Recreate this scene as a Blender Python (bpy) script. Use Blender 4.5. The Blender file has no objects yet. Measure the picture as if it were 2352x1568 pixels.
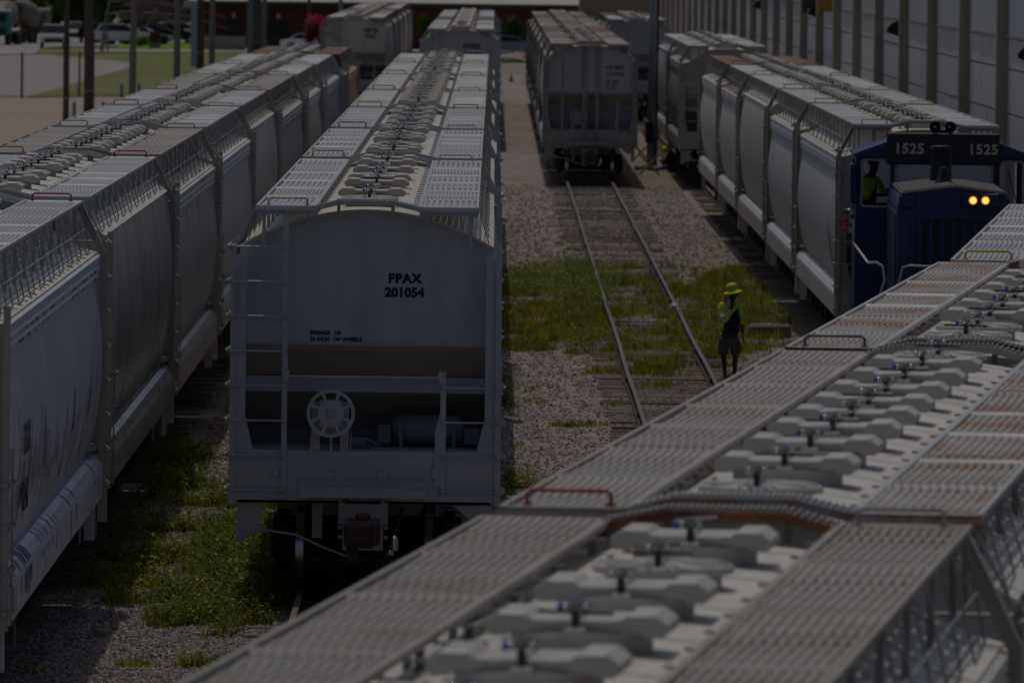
import bpy, math, random
import numpy as np
from mathutils import Vector, Matrix, noise
R = math.radians; PI = math.pi
sc = bpy.context.scene
col = sc.collection
random.seed(7)

# ------------------------------------------------------------ camera calibration
H = 7.6                                    # eye above rail top
FPX = 19600.0                              # focal length for a 2352 px wide frame (300 mm on 36 mm)
YAW, PITCH, ROLL = math.atan(49.9/FPX), math.atan(889.0/FPX), R(0.7)
fw = Vector((math.sin(YAW)*math.cos(PITCH), math.cos(YAW)*math.cos(PITCH), -math.sin(PITCH)))
r0 = Vector((math.cos(YAW), -math.sin(YAW), 0)); u0 = r0.cross(fw)
cR = r0*math.cos(ROLL)+u0*math.sin(ROLL); cU = u0*math.cos(ROLL)-r0*math.sin(ROLL)
EYE = Vector((0, 0, H))
def ray(px, py): return fw*FPX + cR*(px-1176) - cU*(py-784)
def at(px, py, z=-0.25):                   # where a line of sight meets height z
    d = ray(px, py); t = (z-H)/d.z; return EYE+d*t
def aty(px, py, y):                        # ... meets the plane Y = y
    d = ray(px, py); return EYE+d*(y/d.y)
cam = bpy.data.cameras.new('camera'); co = bpy.data.objects.new('camera', cam); col.objects.link(co)
co.matrix_world = Matrix(((cR.x, cU.x, -fw.x, 0), (cR.y, cU.y, -fw.y, 0), (cR.z, cU.z, -fw.z, H), (0, 0, 0, 1)))
cam.lens = 300; cam.sensor_width = 36; cam.clip_start = 1; cam.clip_end = 6000
cam.dof.use_dof = True; cam.dof.focus_distance = 101; cam.dof.aperture_fstop = 6.3
sc.camera = co

# ------------------------------------------------------------ light
SUN = Vector((-0.085, 0.38, 1)).normalized()
w = bpy.data.worlds.new('World'); sc.world = w; w.use_nodes = True
nt = w.node_tree; bg = nt.nodes['Background']; sky = nt.nodes.new('ShaderNodeTexSky')
sky.sky_type = 'NISHITA'; sky.sun_disc = False
sky.sun_elevation = math.asin(SUN.z); sky.sun_rotation = math.atan2(SUN.x, SUN.y)
sky.air_density = .8; sky.dust_density = 2.2; sky.ozone_density = .6
nt.links.new(sky.outputs[0], bg.inputs[0]); bg.inputs[1].default_value = 0.135
sl = bpy.data.lights.new('sun', 'SUN'); sl.energy = 3.0; sl.angle = R(0.53); sl.color = (1, .94, .85)
so = bpy.data.objects.new('sun', sl); col.objects.link(so); so.rotation_euler = SUN.to_track_quat('Z', 'Y').to_euler()
sc.view_settings.view_transform = 'Standard'; sc.view_settings.look = 'None'
sc.view_settings.exposure = -2.06; sc.view_settings.gamma = 1

# ------------------------------------------------------------ materials
MAT = {}
def mat(name, base, rough=.6, metal=0, var=.12, vscale=3.0, stretch=(1, 1, 1), rust=0, rscale=(2, 2, 2), rcol=(.22, .085, .03),
        bump=0, bscale=8, bstretch=(1, 1, 1), dirt=0, dscale=(1, 6, .35), dcol=(.10, .085, .07), emit=None, alpha=None, rcut=.56, spots=0):
    if name in MAT: return MAT[name]
    m = bpy.data.materials.new(name); m.use_nodes = True; t = m.node_tree; N, L = t.nodes, t.links
    b = N['Principled BSDF']; b.inputs['Roughness'].default_value = rough; b.inputs['Metallic'].default_value = metal
    tc = N.new('ShaderNodeTexCoord'); oi = N.new('ShaderNodeObjectInfo')
    off = N.new('ShaderNodeVectorMath'); off.operation = 'MULTIPLY_ADD'
    cmb = N.new('ShaderNodeCombineXYZ')
    for i in range(3): L.new(oi.outputs['Random'], cmb.inputs[i])
    L.new(cmb.outputs[0], off.inputs[0]); off.inputs[1].default_value = (37, 53, 71)
    L.new(tc.outputs['Object'], off.inputs[2])
    def nz(scale, st, det=4, rgh=.6):
        mp = N.new('ShaderNodeVectorMath'); mp.operation = 'MULTIPLY'; L.new(off.outputs[0], mp.inputs[0]); mp.inputs[1].default_value = st
        n = N.new('ShaderNodeTexNoise'); n.inputs['Scale'].default_value = scale; n.inputs['Detail'].default_value = det
        n.inputs['Roughness'].default_value = rgh; L.new(mp.outputs[0], n.inputs['Vector']); return n.outputs['Fac']
    def ramp(fac, lo, hi):
        r = N.new('ShaderNodeMapRange'); r.clamp = True; L.new(fac, r.inputs[0]); r.inputs[1].default_value = lo; r.inputs[2].default_value = hi
        return r.outputs[0]
    def mix(fac, c1, c2):
        x = N.new('ShaderNodeMix'); x.data_type = 'RGBA'
        L.new(fac, x.inputs[0])
        for i, c in ((6, c1), (7, c2)):
            if isinstance(c, tuple): x.inputs[i].default_value = (*c, 1)
            else: L.new(c, x.inputs[i])
        return x.outputs[2]
    lo = tuple(c*(1-var) for c in base); hi = tuple(min(1, c*(1+var)) for c in base)
    c = mix(ramp(nz(vscale, stretch), .3, .7), lo, hi)
    c = mix(ramp(nz(vscale*9, stretch, 2), .25, .75), c, mix(ramp(nz(vscale*.35, stretch), .3, .7), lo, hi))
    if dirt: 
        g = N.new('ShaderNodeMath'); g.operation = 'MULTIPLY'; L.new(ramp(nz(1.6, dscale, 6), .5, .78), g.inputs[0]); g.inputs[1].default_value = dirt
        c = mix(g.outputs[0], c, dcol)
    if rust:
        g = N.new('ShaderNodeMath'); g.operation = 'MULTIPLY'; L.new(ramp(nz(1.0, rscale, 7, .7), rcut, rcut+.1), g.inputs[0]); g.inputs[1].default_value = rust
        c = mix(g.outputs[0], c, mix(ramp(nz(11, (1, 1, 1)), .35, .65), rcol, tuple(v*1.9 for v in rcol)))
    L.new(c, b.inputs['Base Color'])
    rr = N.new('ShaderNodeMapRange'); L.new(nz(vscale*2, stretch), rr.inputs[0]); rr.inputs[3].default_value = max(.02, rough-.12); rr.inputs[4].default_value = min(1, rough+.12)
    L.new(rr.outputs[0], b.inputs['Roughness'])
    if bump:
        bp = N.new('ShaderNodeBump'); bp.inputs['Strength'].default_value = 1; bp.inputs['Distance'].default_value = bump
        L.new(nz(bscale, bstretch, 3), bp.inputs['Height']); L.new(bp.outputs[0], b.inputs['Normal'])
    if emit:
        b.inputs['Emission Color'].default_value = (*emit[0], 1); b.inputs['Emission Strength'].default_value = emit[1]
    if alpha is not None:
        b.inputs['Transmission Weight'].default_value = alpha; b.inputs['IOR'].default_value = 1.1
    MAT[name] = m; return m

def foliage(name, base, var=.35, vscale=3.0, tr=.45):
    m = mat(name, base, rough=.85, var=var, vscale=vscale); t = m.node_tree; N, L = t.nodes, t.links; b = N['Principled BSDF']; b.inputs['Specular IOR Level'].default_value = .1
    out = [n for n in N if n.type == 'OUTPUT_MATERIAL'][0]; tl = N.new('ShaderNodeBsdfTranslucent'); mx = N.new('ShaderNodeMixShader'); mx.inputs[0].default_value = tr
    L.new(b.inputs['Base Color'].links[0].from_socket, tl.inputs[0]); L.new(b.outputs[0], mx.inputs[1]); L.new(tl.outputs[0], mx.inputs[2]); L.new(mx.outputs[0], out.inputs[0]); return m
def paint(name, base, rust=.0, var=.07, vst=(1, 1, .5), vs=.8, dirt=.35, rcut=.6, metal=0, rough=.40, bump=.011, bst=(1, 2.6, .12)):
    return mat(name, base, rough=rough, metal=metal, var=var, vscale=vs, stretch=vst, rust=rust, rscale=(1.5, 2.6, 1.1), rcut=rcut,
               dirt=dirt, dscale=(1, 3.2, .3), bump=bump, bscale=2.4, bstretch=bst)
paint('paint_grey', (.47, .485, .51), bump=.005)
paint('frame_dark', (.30, .28, .26), rust=.4, dirt=.8)
paint('paint_white', (.66, .66, .66), rust=.12, rcut=.66)
paint('paint_pale', (.68, .68, .68), rust=.10, rcut=.67)
paint('paint_cream', (.61, .58, .52), dirt=.5)
paint('paint_blue_grey', (.58, .60, .65), dirt=.3, rust=.3, rcut=.65)
paint('paint_dirty', (.42, .40, .37), rust=.35, dirt=.75, rcut=.6)
paint('paint_rusty', (.62, .61, .60), rust=.95, dirt=.4, rcut=.55)
paint('paint_orange', (.58, .30, .16), rust=.3, dirt=.4)
paint('paint_metal', (.58, .57, .56), var=.42, vst=(.5, 2.6, .05), vs=1.6, metal=.7, rough=.30, dirt=.3, bump=.05, bst=(1, 3.4, .10))  # vertical tone streaks in the colour stand in for reflections on rippled metal
paint('frame_brown', (.40, .37, .33), rust=.3, dirt=.7)
paint('frame_rust', (.48, .42, .35), rust=.7, dirt=.5, rcut=.53)
mat('roof_white', (.68, .645, .58), rough=.55, var=.08, vscale=.7, dirt=.3, dscale=(5, .5, 1), rust=.25, rscale=(3, 1.2, 1), rcut=.68)
mat('roof_cream', (.66, .60, .50), rough=.55, var=.07, vscale=.7, dirt=.25, dscale=(5, .5, 1))
mat('roof_rusty', (.42, .36, .31), rough=.7, var=.2, vscale=.9, dirt=.6, dscale=(3, 1.2, 1), rust=.8, rscale=(2, .8, 1), rcut=.52)
WB = dict(rough=.5, metal=.0, var=.10, vscale=1.2)
mat('board_galv', (.45, .455, .465), **WB)
mat('board_white', (.52, .52, .51), **WB)
mat('board_rusty', (.40, .375, .35), rough=.6, var=.15, vscale=1.2, rust=.8, rscale=(1.2, .9, 1), rcut=.48, rcol=(.23, .12, .065))
mat('board_brown', (.24, .18, .15), rough=.8, var=.3, vscale=2, rust=.8, rscale=(2, 1, 1), rcut=.5)
mat('board_worn', (.34, .315, .285), rough=.7, var=.16, vscale=1.1, rust=.45, rscale=(1.1, .8, 1), rcut=.5, rcol=(.20, .14, .10))
mat('board_tan', (.38, .35, .32), rough=.62, var=.14, vscale=1.1, rust=.36, rscale=(1.0, 1.0, 1), rcut=.48, rcol=(.235, .175, .13))
mat('hatch_white', (.53, .50, .46), rough=.5, var=.07, vscale=2, dirt=.3, dscale=(2, 2, 2))
mat('hatch_grey', (.47, .43, .38), rough=.5, var=.07, vscale=2, dirt=.3, dscale=(2, 2, 2))
mat('latch_dark', (.035, .03, .03), rough=.5)
mat('latch_steel', (.6, .6, .6), rough=.2, metal=1)
mat('tag_blue', (.02, .10, .60), rough=.5, var=.02)
mat('grab_red', (.42, .035, .025), rough=.5, var=.1, rust=.2)
mat('grab_orange', (.50, .26, .06), rough=.5, var=.15, rust=.5)
mat('grab_yellow', (.62, .45, .03), rough=.5, var=.1)
mat('grab_grey', (.45, .44, .43), rough=.5, rust=.4)
mat('grab_dark', (.12, .13, .15), rough=.4)
mat('iron_dark', (.035, .028, .024), rough=.75, var=.4, vscale=5)
mat('iron_brown', (.085, .045, .03), rough=.8, var=.4, vscale=6)
mat('tread', (.65, .65, .67), rough=.28, metal=1, var=.25, vscale=14)
mat('slope_dirt', (.36, .31, .27), rough=.75, var=.08, vscale=.8)  # brown dirt film of the end slope sheets, one even base colour
mat('slope_grey', (.21, .22, .245), rough=.6, var=.06)
mat('ink', (.012, .012, .016), rough=.6, var=.02)
mat('ink_red', (.35, .02, .02), rough=.6, var=.02)
mat('rubber', (.02, .02, .02), rough=.6)
mat('iron_rust', (.13, .05, .035), rough=.8, var=.3, vscale=4, rust=.6, rcut=.45)
mat('rod_steel', (.36, .355, .35), rough=.5, rust=.3)
mat('rust_stain', (.30, .115, .035), rough=.85, var=.35, vscale=9)
mat('soot', (.20, .18, .18), rough=.8, var=.3)
mat('strap_orange', (.75, .30, .03), rough=.6)
mat('graf_dark', (.05, .05, .09), rough=.6)
mat('graf_blue', (.12, .22, .40), rough=.6)
mat('graf_tan', (.32, .26, .16), rough=.6)

# ------------------------------------------------------------ mesh builder
class MB:
    def __init__(s): s.v = []; s.f = []; s.m = []; s.s = []; s.cur = 0; s.sm = False
    def mt(s, i): s.cur = i; return s
    def add(s, vs, fs, smooth=None):
        o = len(s.v); s.v += [tuple(p) for p in vs]
        for f in fs: s.f.append([i+o for i in f]); s.m.append(s.cur); s.s.append(s.sm if smooth is None else smooth)
        return s
    def box(s, x0, x1, y0, y1, z0, z1):
        v = [(x0, y0, z0), (x1, y0, z0), (x1, y1, z0), (x0, y1, z0), (x0, y0, z1), (x1, y0, z1), (x1, y1, z1), (x0, y1, z1)]
        return s.add(v, [(0, 3, 2, 1), (4, 5, 6, 7), (0, 1, 5, 4), (1, 2, 6, 5), (2, 3, 7, 6), (3, 0, 4, 7)])
    def cbox(s, c, d, b=None):                       # box with chamfered edges
        b = b or min(d)*.15; cx, cy, cz = c; hx, hy, hz = d[0]/2, d[1]/2, d[2]/2
        bm = []
        vs = []; 
        for sx in (-1, 1):
            for sy in (-1, 1):
                for sz in (-1, 1):
                    vs += [(cx+sx*hx, cy+sy*(hy-b), cz+sz*(hz-b)), (cx+sx*(hx-b), cy+sy*hy, cz+sz*(hz-b)), (cx+sx*(hx-b), cy+sy*(hy-b), cz+sz*hz)]
        def I(sx, sy, sz, k): return ((sx > 0)*4+(sy > 0)*2+(sz > 0))*3+k
        fs = []
        for a in (-1, 1):
            fs.append([I(a, -1, -1, 0), I(a, 1, -1, 0), I(a, 1, 1, 0), I(a, -1, 1, 0)][::a])
            fs.append([I(-1, a, -1, 1), I(-1, a, 1, 1), I(1, a, 1, 1), I(1, a, -1, 1)][::a])
            fs.append([I(-1, -1, a, 2), I(1, -1, a, 2), I(1, 1, a, 2), I(-1, 1, a, 2)][::a])
            for c2 in (-1, 1):
                fs.append([I(a, c2, -1, 0), I(a, c2, 1, 0), I(a, c2, 1, 1), I(a, c2, -1, 1)])
                fs.append([I(a, -1, c2, 0), I(a, 1, c2, 0), I(a, 1, c2, 2), I(a, -1, c2, 2)])
                fs.append([I(-1, a, c2, 1), I(1, a, c2, 1), I(1, a, c2, 2), I(-1, a, c2, 2)])
        for sx in (-1, 1):
            for sy in (-1, 1):
                for sz in (-1, 1): fs.append([I(sx, sy, sz, 0), I(sx, sy, sz, 1), I(sx, sy, sz, 2)])
        return s.add(vs, fs)
    def tube(s, pts, r, n=6, cap=True):
        pts = [Vector(p) for p in pts]; rs = r if isinstance(r, (list, tuple)) else [r]*len(pts)
        vs = []; up = None
        for i, p in enumerate(pts):
            d = (pts[min(i+1, len(pts)-1)]-pts[max(i-1, 0)]).normalized()
            if up is None: up = Vector((0, 0, 1)) if abs(d.z) < .9 else Vector((1, 0, 0))
            a = d.cross(up).normalized(); b = a.cross(d).normalized(); up = b
            vs += [p+a*rs[i]*math.cos(2*PI*k/n)+b*rs[i]*math.sin(2*PI*k/n) for k in range(n)]
        fs = [(i*n+k, i*n+(k+1) % n, (i+1)*n+(k+1) % n, (i+1)*n+k) for i in range(len(pts)-1) for k in range(n)]
        s.add(vs, fs, True)
        if cap: s.add(vs[:n], [tuple(range(n))[::-1]], False); s.add(vs[-n:], [tuple(range(n))], False)
        return s
    def ball(s, c, r, n=8, sq=(1, 1, 1)):
        m = max(3, n//2+1); vs = [(c[0], c[1], c[2]-r*sq[2])]; 
        for i in range(1, m):
            a = -PI/2+PI*i/m
            vs += [(c[0]+r*sq[0]*math.cos(a)*math.cos(2*PI*k/n), c[1]+r*sq[1]*math.cos(a)*math.sin(2*PI*k/n), c[2]+r*sq[2]*math.sin(a)) for k in range(n)]
        vs.append((c[0], c[1], c[2]+r*sq[2])); fs = []
        for k in range(n):
            fs.append((0, 1+(k+1) % n, 1+k))
            for i in range(m-2): fs.append((1+i*n+k, 1+i*n+(k+1) % n, 1+(i+1)*n+(k+1) % n, 1+(i+1)*n+k))
            fs.append((1+(m-2)*n+k, 1+(m-2)*n+(k+1) % n, len(vs)-1))
        return s.add(vs, fs, True)
    def prism(s, poly, axis, a, b):                  # poly in the plane across the axis
        def P(p, t): return (t, p[0], p[1]) if axis == 'x' else (p[0], t, p[1]) if axis == 'y' else (p[0], p[1], t)
        n = len(poly); vs = [P(p, a) for p in poly]+[P(p, b) for p in poly]
        return s.add(vs, [tuple(range(n))[::-1], tuple(range(n, 2*n))]+[(i, (i+1) % n, n+(i+1) % n, n+i) for i in range(n)])
    def lathe(s, prof, c, axis='z', n=16, cap=True, smooth=True):   # prof: (r, t)
        vs = []
        for r, t in prof:
            for k in range(n):
                u, v = r*math.cos(2*PI*k/n), r*math.sin(2*PI*k/n)
                p = (u, v, t) if axis == 'z' else (t, u, v) if axis == 'x' else (v, t, u)
                vs.append((c[0]+p[0], c[1]+p[1], c[2]+p[2]))
        fs = [(i*n+k, i*n+(k+1) % n, (i+1)*n+(k+1) % n, (i+1)*n+k) for i in range(len(prof)-1) for k in range(n)]
        s.add(vs, fs, smooth)
        if cap: s.add(vs[:n], [tuple(range(n))[::-1]], False); s.add(vs[-n:], [tuple(range(n))], False)
        return s
    def loft(s, secs, smooth=False, closed=False):    # list of equal-length point rows
        n = len(secs[0]); vs = [p for q in secs for p in q]; m = n if closed else n-1
        return s.add(vs, [(i*n+k, i*n+(k+1) % n, (i+1)*n+(k+1) % n, (i+1)*n+k) for i in range(len(secs)-1) for k in range(m)], smooth)
    def mesh(s, name):
        me = bpy.data.meshes.new(name); me.from_pydata(s.v, [], s.f)
        me.polygons.foreach_set('material_index', s.m); me.polygons.foreach_set('use_smooth', s.s)
        me.update(); return me
def tag(o, label=None, cat=None, group=None, kind=None):
    if label: o['label'] = label
    if cat: o['category'] = cat
    if group: o['group'] = group
    if kind: o['kind'] = kind
    return o
def link(name, me, mats, parent=None, loc=None, rz=None):
    if isinstance(mats, str): mats = [mats]
    ms = [MAT[m] for m in mats]
    if not len(me.materials):
        for m in ms: me.materials.append(m)
    o = bpy.data.objects.new(name, me); col.objects.link(o)
    for i, m in enumerate(ms):
        if me.materials[i] != m: o.material_slots[i].link = 'OBJECT'; o.material_slots[i].material = m
    if parent: o.parent = parent
    if loc is not None: o.location = loc
    if rz is not None: o.rotation_euler.z = rz
    return o
def empty(name, loc=(0, 0, 0), rz=0, sy=1):
    o = bpy.data.objects.new(name, None); col.objects.link(o); o.location = loc; o.rotation_euler.z = rz; o.scale = (1, sy, 1)
    o.empty_display_size = .2; return o
def text_mesh(s, size, bold=.0, thick=.002, spacing=1.0, xs=1.0):   # reads along +X in the XZ plane, facing -Y
    cu = bpy.data.curves.new('t', 'FONT'); cu.body = s; cu.size = size; cu.offset = bold; cu.extrude = thick; cu.space_character = spacing
    cu.align_x = 'LEFT'; cu.resolution_u = 3
    o = bpy.data.objects.new('t', cu); col.objects.link(o)
    dg = bpy.context.evaluated_depsgraph_get(); me = bpy.data.meshes.new_from_object(o.evaluated_get(dg))
    bpy.data.objects.remove(o); me.transform(Matrix.Rotation(PI/2, 4, 'X')@Matrix.Diagonal((xs, 1, 1, 1))); me.materials.clear(); return me
# ------------------------------------------------------------ covered hopper car (near end at local -Y)
HL = 10.3                                          # half length over end sills
def roofz(st, x):
    x = abs(x)
    if st == 'b': return 4.50-.05*(x/.62)**2 if x < .62 else 4.45-(x-.62)*.60 if x < 1.3 else 4.042-(x-1.3)*.25
    return 4.12+.43*(1-(min(x, 1.5)/1.5)**2)
def side_prof(st):
    top = 3.70 if st == 'b' else 4.10
    q = []
    n = 14
    for i in range(n+1):
        t = i/n; z = top-(top-1.55)*t
        q.append((1.455+.155*math.sin(PI*min(1, t*.98+.02))**.9-.06*t, z))
    if st == 'b':                                  # stepped eave: ledge and three lips
        q = [(1.50, 3.985), (1.545, 3.97), (1.545, 3.90), (1.515, 3.895), (1.53, 3.865), (1.545, 3.85), (1.545, 3.80), (1.505, 3.795), (1.52, 3.765), (1.535, 3.75), (1.535, 3.71), (1.49, 3.705)]+q[1:]
    return q
def m_body(st):
    mb = MB(); q = side_prof(st); rng = random.Random(5)
    NY = 300 if st == 'm' else 96; ys = [-9.95]+[-9.6+19.2*i/NY for i in range(NY+1)]+[9.95]; amp = .013 if st == 'm' else .0035; ph = [rng.uniform(0, 6.28) for _ in range(12)]
    for s in (-1, 1):
        rows = []
        for j, y in enumerate(ys):
            e_ = 0 if j in (0, len(ys)-1) else 1; rw = []
            for x, z in q:
                o = sum(math.sin(y*f_+ph[i]+s+(.5*math.sin(z*1.7+i) if i % 2 else 0)) for i, f_ in enumerate((1.3, 2.9, 4.7, 7.3, 10.1, 14.2)+((19.3, 27.1, 36.5) if st == 'm' else ())))/3*amp*(.75 if st == 'm' else 1)*e_*(1 if z < 3.6 else 0)*(.55+.45*math.sin(z*2.1+y*.6))
                rw.append((s*(x+o), y, z))
            rows.append(rw)
        mb.loft(rows if s > 0 else rows[::-1], smooth=False if st == 'b' else True)
        # weld seams
        for j in range(4, len(ys)-2, 4 if st != 'm' else 13):
            mb.loft([[(s*(x+.008), ys[j]+dy, z) for x, z in q[-14:]] for dy in ((-.010, .010) if s > 0 else (.010, -.010))])
    for e in (-1, 1):
        y = e*9.95; xs = [-1.5+3.0*i/24 for i in range(25)]
        rows = [[(x, y, roofz(st, x)-.005) for x in xs], [(x, y, 2.96) for x in xs]]
        mb.mt(0).loft(rows if e < 0 else rows[::-1])
        # rolled edge and slope sheet
        rows = [[(x, e*yy, zz) for x in (-1.46, 1.46)] for yy, zz in ((9.95, 2.965), (9.935, 2.925), (9.88, 2.87), (9.80, 2.81), (8.15, 1.30))]
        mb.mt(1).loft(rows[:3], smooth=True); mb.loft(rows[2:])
        mb.mt(2).prism([(e*9.42, 2.33), (e*9.36, 2.50), (e*9.56, 2.56), (e*9.62, 2.38)], 'x', -1.44, 1.44)
    for k in range(4):                              # outlet bins under the floor
        c = -5.1+3.4*k
        up = [(-1.35, c-1.65, 1.62), (1.35, c-1.65, 1.62), (1.35, c+1.65, 1.62), (-1.35, c+1.65, 1.62)]
        dn = [(-.5, c-.35, .52), (.5, c-.35, .52), (.5, c+.35, .52), (-.5, c+.35, .52)]
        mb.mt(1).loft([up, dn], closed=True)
    return mb.mesh('body')
def m_roof(st):
    mb = MB(); xs = ([-1.5, -1.3, -.62, -.4, -.2, 0, .2, .4, .62, 1.3, 1.5] if st == 'b' else [-1.5+3*i/24 for i in range(25)])
    top = [(x, roofz(st, x)+.012) for x in xs]
    ys = [-10.0]+[-9.4+18.8*i/10 for i in range(11)]+[10.0]
    mb.sm = False
    mb.loft([[(x, y, z) for x, z in top] for y in ys][::-1], smooth=False)
    mb.prism([(x, z) for x, z in top]+[(x, z-.03) for x, z in top[::-1]], 'y', -10.0, -9.985)
    mb.prism([(x, z) for x, z in top]+[(x, z-.03) for x, z in top[::-1]], 'y', 9.985, 10.0)
    for y in ys[1:-1]:                              # carline seams
        t2 = [(x, z+.008) for x, z in top]
        mb.loft([[(x, y+.025, z) for x, z in t2], [(x, y-.025, z) for x, z in t2]])
    if st == 'b':
        for s in (-1, 1): mb.box(min(s*1.5, s*1.46), max(s*1.5, s*1.46), -9.9, 9.9, 3.96, 3.995)
    if st == 'c':                                   # end cap plate overhanging the end
        for e in (-1, 1): mb.box(-1.38, 1.38, min(e*10.34, e*9.9), max(e*10.34, e*9.9), 4.575, 4.60)
    return mb.mesh('roof')
def m_board(kind):
    mb = MB(); rng = random.Random(len(kind)); x0, x1 = .645, 1.285; NJ = {'corr': 6, 'fine': 7, 'wide': 7}[kind]
    joints = [-10.2+20.4*i/NJ+(rng.uniform(-.4, .4) if 0 < i < NJ else 0) for i in range(NJ+1)]
    for i in range(NJ):
        n, d = {'corr': (9, .013), 'fine': (14, .007), 'wide': (12, .013)}[kind]
        if kind == 'corr' and i % 3 == 1: n, d = 14, .010
        p = (x1-x0)/n; za, zb = rng.uniform(-.012, .012), rng.uniform(-.012, .012); S = 18; prev = None
        zf = lambda t: 4.60+za*(1-t)+zb*t-.012*math.sin(PI*t)+.004*math.sin(t*29+i)
        for k in range(S):
            t0, t1 = k/S, (k+1)/S; ya, yb = joints[i]*(1-t0)+joints[i+1]*t0, joints[i]*(1-t1)+joints[i+1]*t1
            for q in range(n):
                a = x0+q*p; xr = [(a+p*.90-p, -d), (a+p*.04, 0), (a+p*.50, 0), (a+p*.66, -d)]
                if q == 0: xr = xr[1:]
                mb.loft([[(x, y, zf(t)+z) for x, z in xr] for y, t in ((yb, t1), (ya, t0))])
                if k % 3: mb.loft([[(x, y, zf(t)-d) for x in (a+p*.66, a+p*.90)] for y, t in ((yb, t1), (ya, t0))])
    mb.mt(2)
    for j in joints: mb.prism([(j-.055, 4.585), (j+.055, 4.585), (j+.02, 4.607), (j-.02, 4.607)], 'x', x0, x1)
    mb.box(.60, x0, -10.22, 10.22, 4.575, 4.608); mb.box(x1, 1.315, -10.22, 10.22, 4.575, 4.608)
    mb.mt(1)
    for e in (-1, 1): mb.box(x0-.012, x1+.03, min(e*10.27, e*10.25), max(e*10.27, e*10.25), 4.50, 4.606)
    mb.mt(0)
    for i in range(12):
        y = -10.1+20.2*i/11
        for x in (.70, 1.22): mb.box(x-.02, x+.02, y-.02, y+.02, roofz('b', x), 4.575)
        mb.box(.62, 1.30, y-.02, y+.02, 4.545, 4.575)
    # lace bolts along the inner edge
    for i in range(22):
        y = -10+i*.95; mb.box(.52, .60, y-.015, y+.015, 4.565, 4.58)
    # end frame bars
    for e in (-1, 1):
        mb.box(.60, 1.33, e*10.30-.02, e*10.30+.02, 4.545, 4.575)
    return mb.mesh('running_board')
def m_rods(st):
    mb = MB()
    for i in range(10):
        y = -9.9+i*2.03
        if abs(y) > 10: continue
        zb = roofz(st, 1.44)+.02
        mb.tube([(1.29, y, 4.585), (1.32, y+.02, 4.57), (1.44, y+.03, zb), (1.42, y+1.25, zb+.01), (1.31, y+1.32, 4.565)], .0075, 4, False)
    mb.tube([(1.375, -10, (4.58+roofz(st, 1.44))/2), (1.375, 10, (4.58+roofz(st, 1.44))/2)], .007, 4)
    return mb.mesh('support_rods')
def m_cross():
    mb = MB()
    path = [(-.62, 4.60), (-.34, 4.675), (.30, 4.675), (.64, 4.60)]
    for a, b in zip(path, path[1:]):
        n = max(2, int(abs(b[0]-a[0])/.035))
        mb.mt(1).prism([a, b, (b[0], b[1]-.055), (a[0], a[1]-.055)], 'y', -10.28, -10.25)
        mb.prism([a, b, (b[0], b[1]-.055), (a[0], a[1]-.055)], 'y', -9.93, -9.90); mb.mt(0)
        mb.prism([(a[0], a[1]-.008), (b[0], b[1]-.008), (b[0], b[1]-.02), (a[0], a[1]-.02)], 'y', -10.25, -9.93)
        for k in range(n):
            t = (k+.5)/n; x = a[0]+(b[0]-a[0])*t; z = a[1]+(b[1]-a[1])*t
            mb.box(x-.007, x+.007, -10.24, -9.94, z-.01, z+.016)
    for x in (-.34, .30): mb.box(x-.02, x+.02, -10.12, -10.08, 4.5, 4.64)
    return mb.mesh('crossover_walkway')
def m_hatch(kind):
    mb = MB(); z0 = 4.54
    if kind == 'gull':
        mb.lathe([(.32, z0-.05), (.32, z0+.085), (.335, z0+.105)], (0, 0, 0), n=20)
        hf = [(0, .160), (.20, .162), (.235, .186), (.350, .188), (.41, .145), (.412, .105), (.385, .084), (.31, .084), (.29, .104), (0, .106)]
        for s in (-1, 1):
            poly = [(s*x, z0+z) for x, z in hf]
            ins = [(s*x*.995, z0+.13+(z-.13)*.88) for x, z in hf]
            secs = [[(x, -.255, z) for x, z in ins], [(x, -.245, z) for x, z in poly], [(x, .245, z) for x, z in poly], [(x, .255, z) for x, z in ins]]
            if s < 0: secs = secs[::-1]
            mb.loft(secs, closed=True); mb.add(secs[0], [tuple(range(10))]); mb.add(secs[-1], [tuple(range(10))[::-1]])
        mb.cbox((0, -.255, z0+.145), (.34, .02, .03), .006)
        mb.prism([(-.44, z0-.02), (-.37, z0-.02), (-.395, z0+.06), (-.415, z0+.06)], 'y', -.30, -.26)
    else:
        mb.lathe([(.29, z0-.05), (.29, z0+.075), (.345, z0+.08), (.355, z0+.10), (.345, z0+.12), (.12, z0+.135), (.0005, z0+.137)], (0, 0, 0), n=28, cap=False)
        for k in range(10):
            a = 2*PI*k/10; c, s_ = math.cos(a), math.sin(a)
            mb.tube([(.08*c, .08*s_, z0+.137), (.32*c, .32*s_, z0+.125)], .010, 4)
    return mb.mesh('hatch')
def m_latch(v):
    mb = MB(); z0 = 4.54; rng = random.Random(v)
    mb.mt(0).cbox((0, -.285, z0+.15), (.036, .05, .13), .01).cbox((0, 0, z0+.215), (.022, .58, .02), .006)
    if v % 2: mb.tube([(-.17, -.29, z0+.20), (.17, -.29, z0+.195)], .010, 5)
    mb.mt(1).ball((-.045, -.29, z0+.215), .020, 8).ball((.045, -.29, z0+.218), .017, 8).cbox((0, -.30, z0+.11), (.11, .03, .05), .01)
    mb.tube([(-.09, -.2, z0+.235), (.10, .05, z0+.24)], .009, 5)
    
    if v in (0, 3): mb.mt(2).cbox((-.07+.05*(v % 3), -.30, z0+.215), (.022, .02, .036), .004)
    return mb.mesh('latch')
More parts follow.
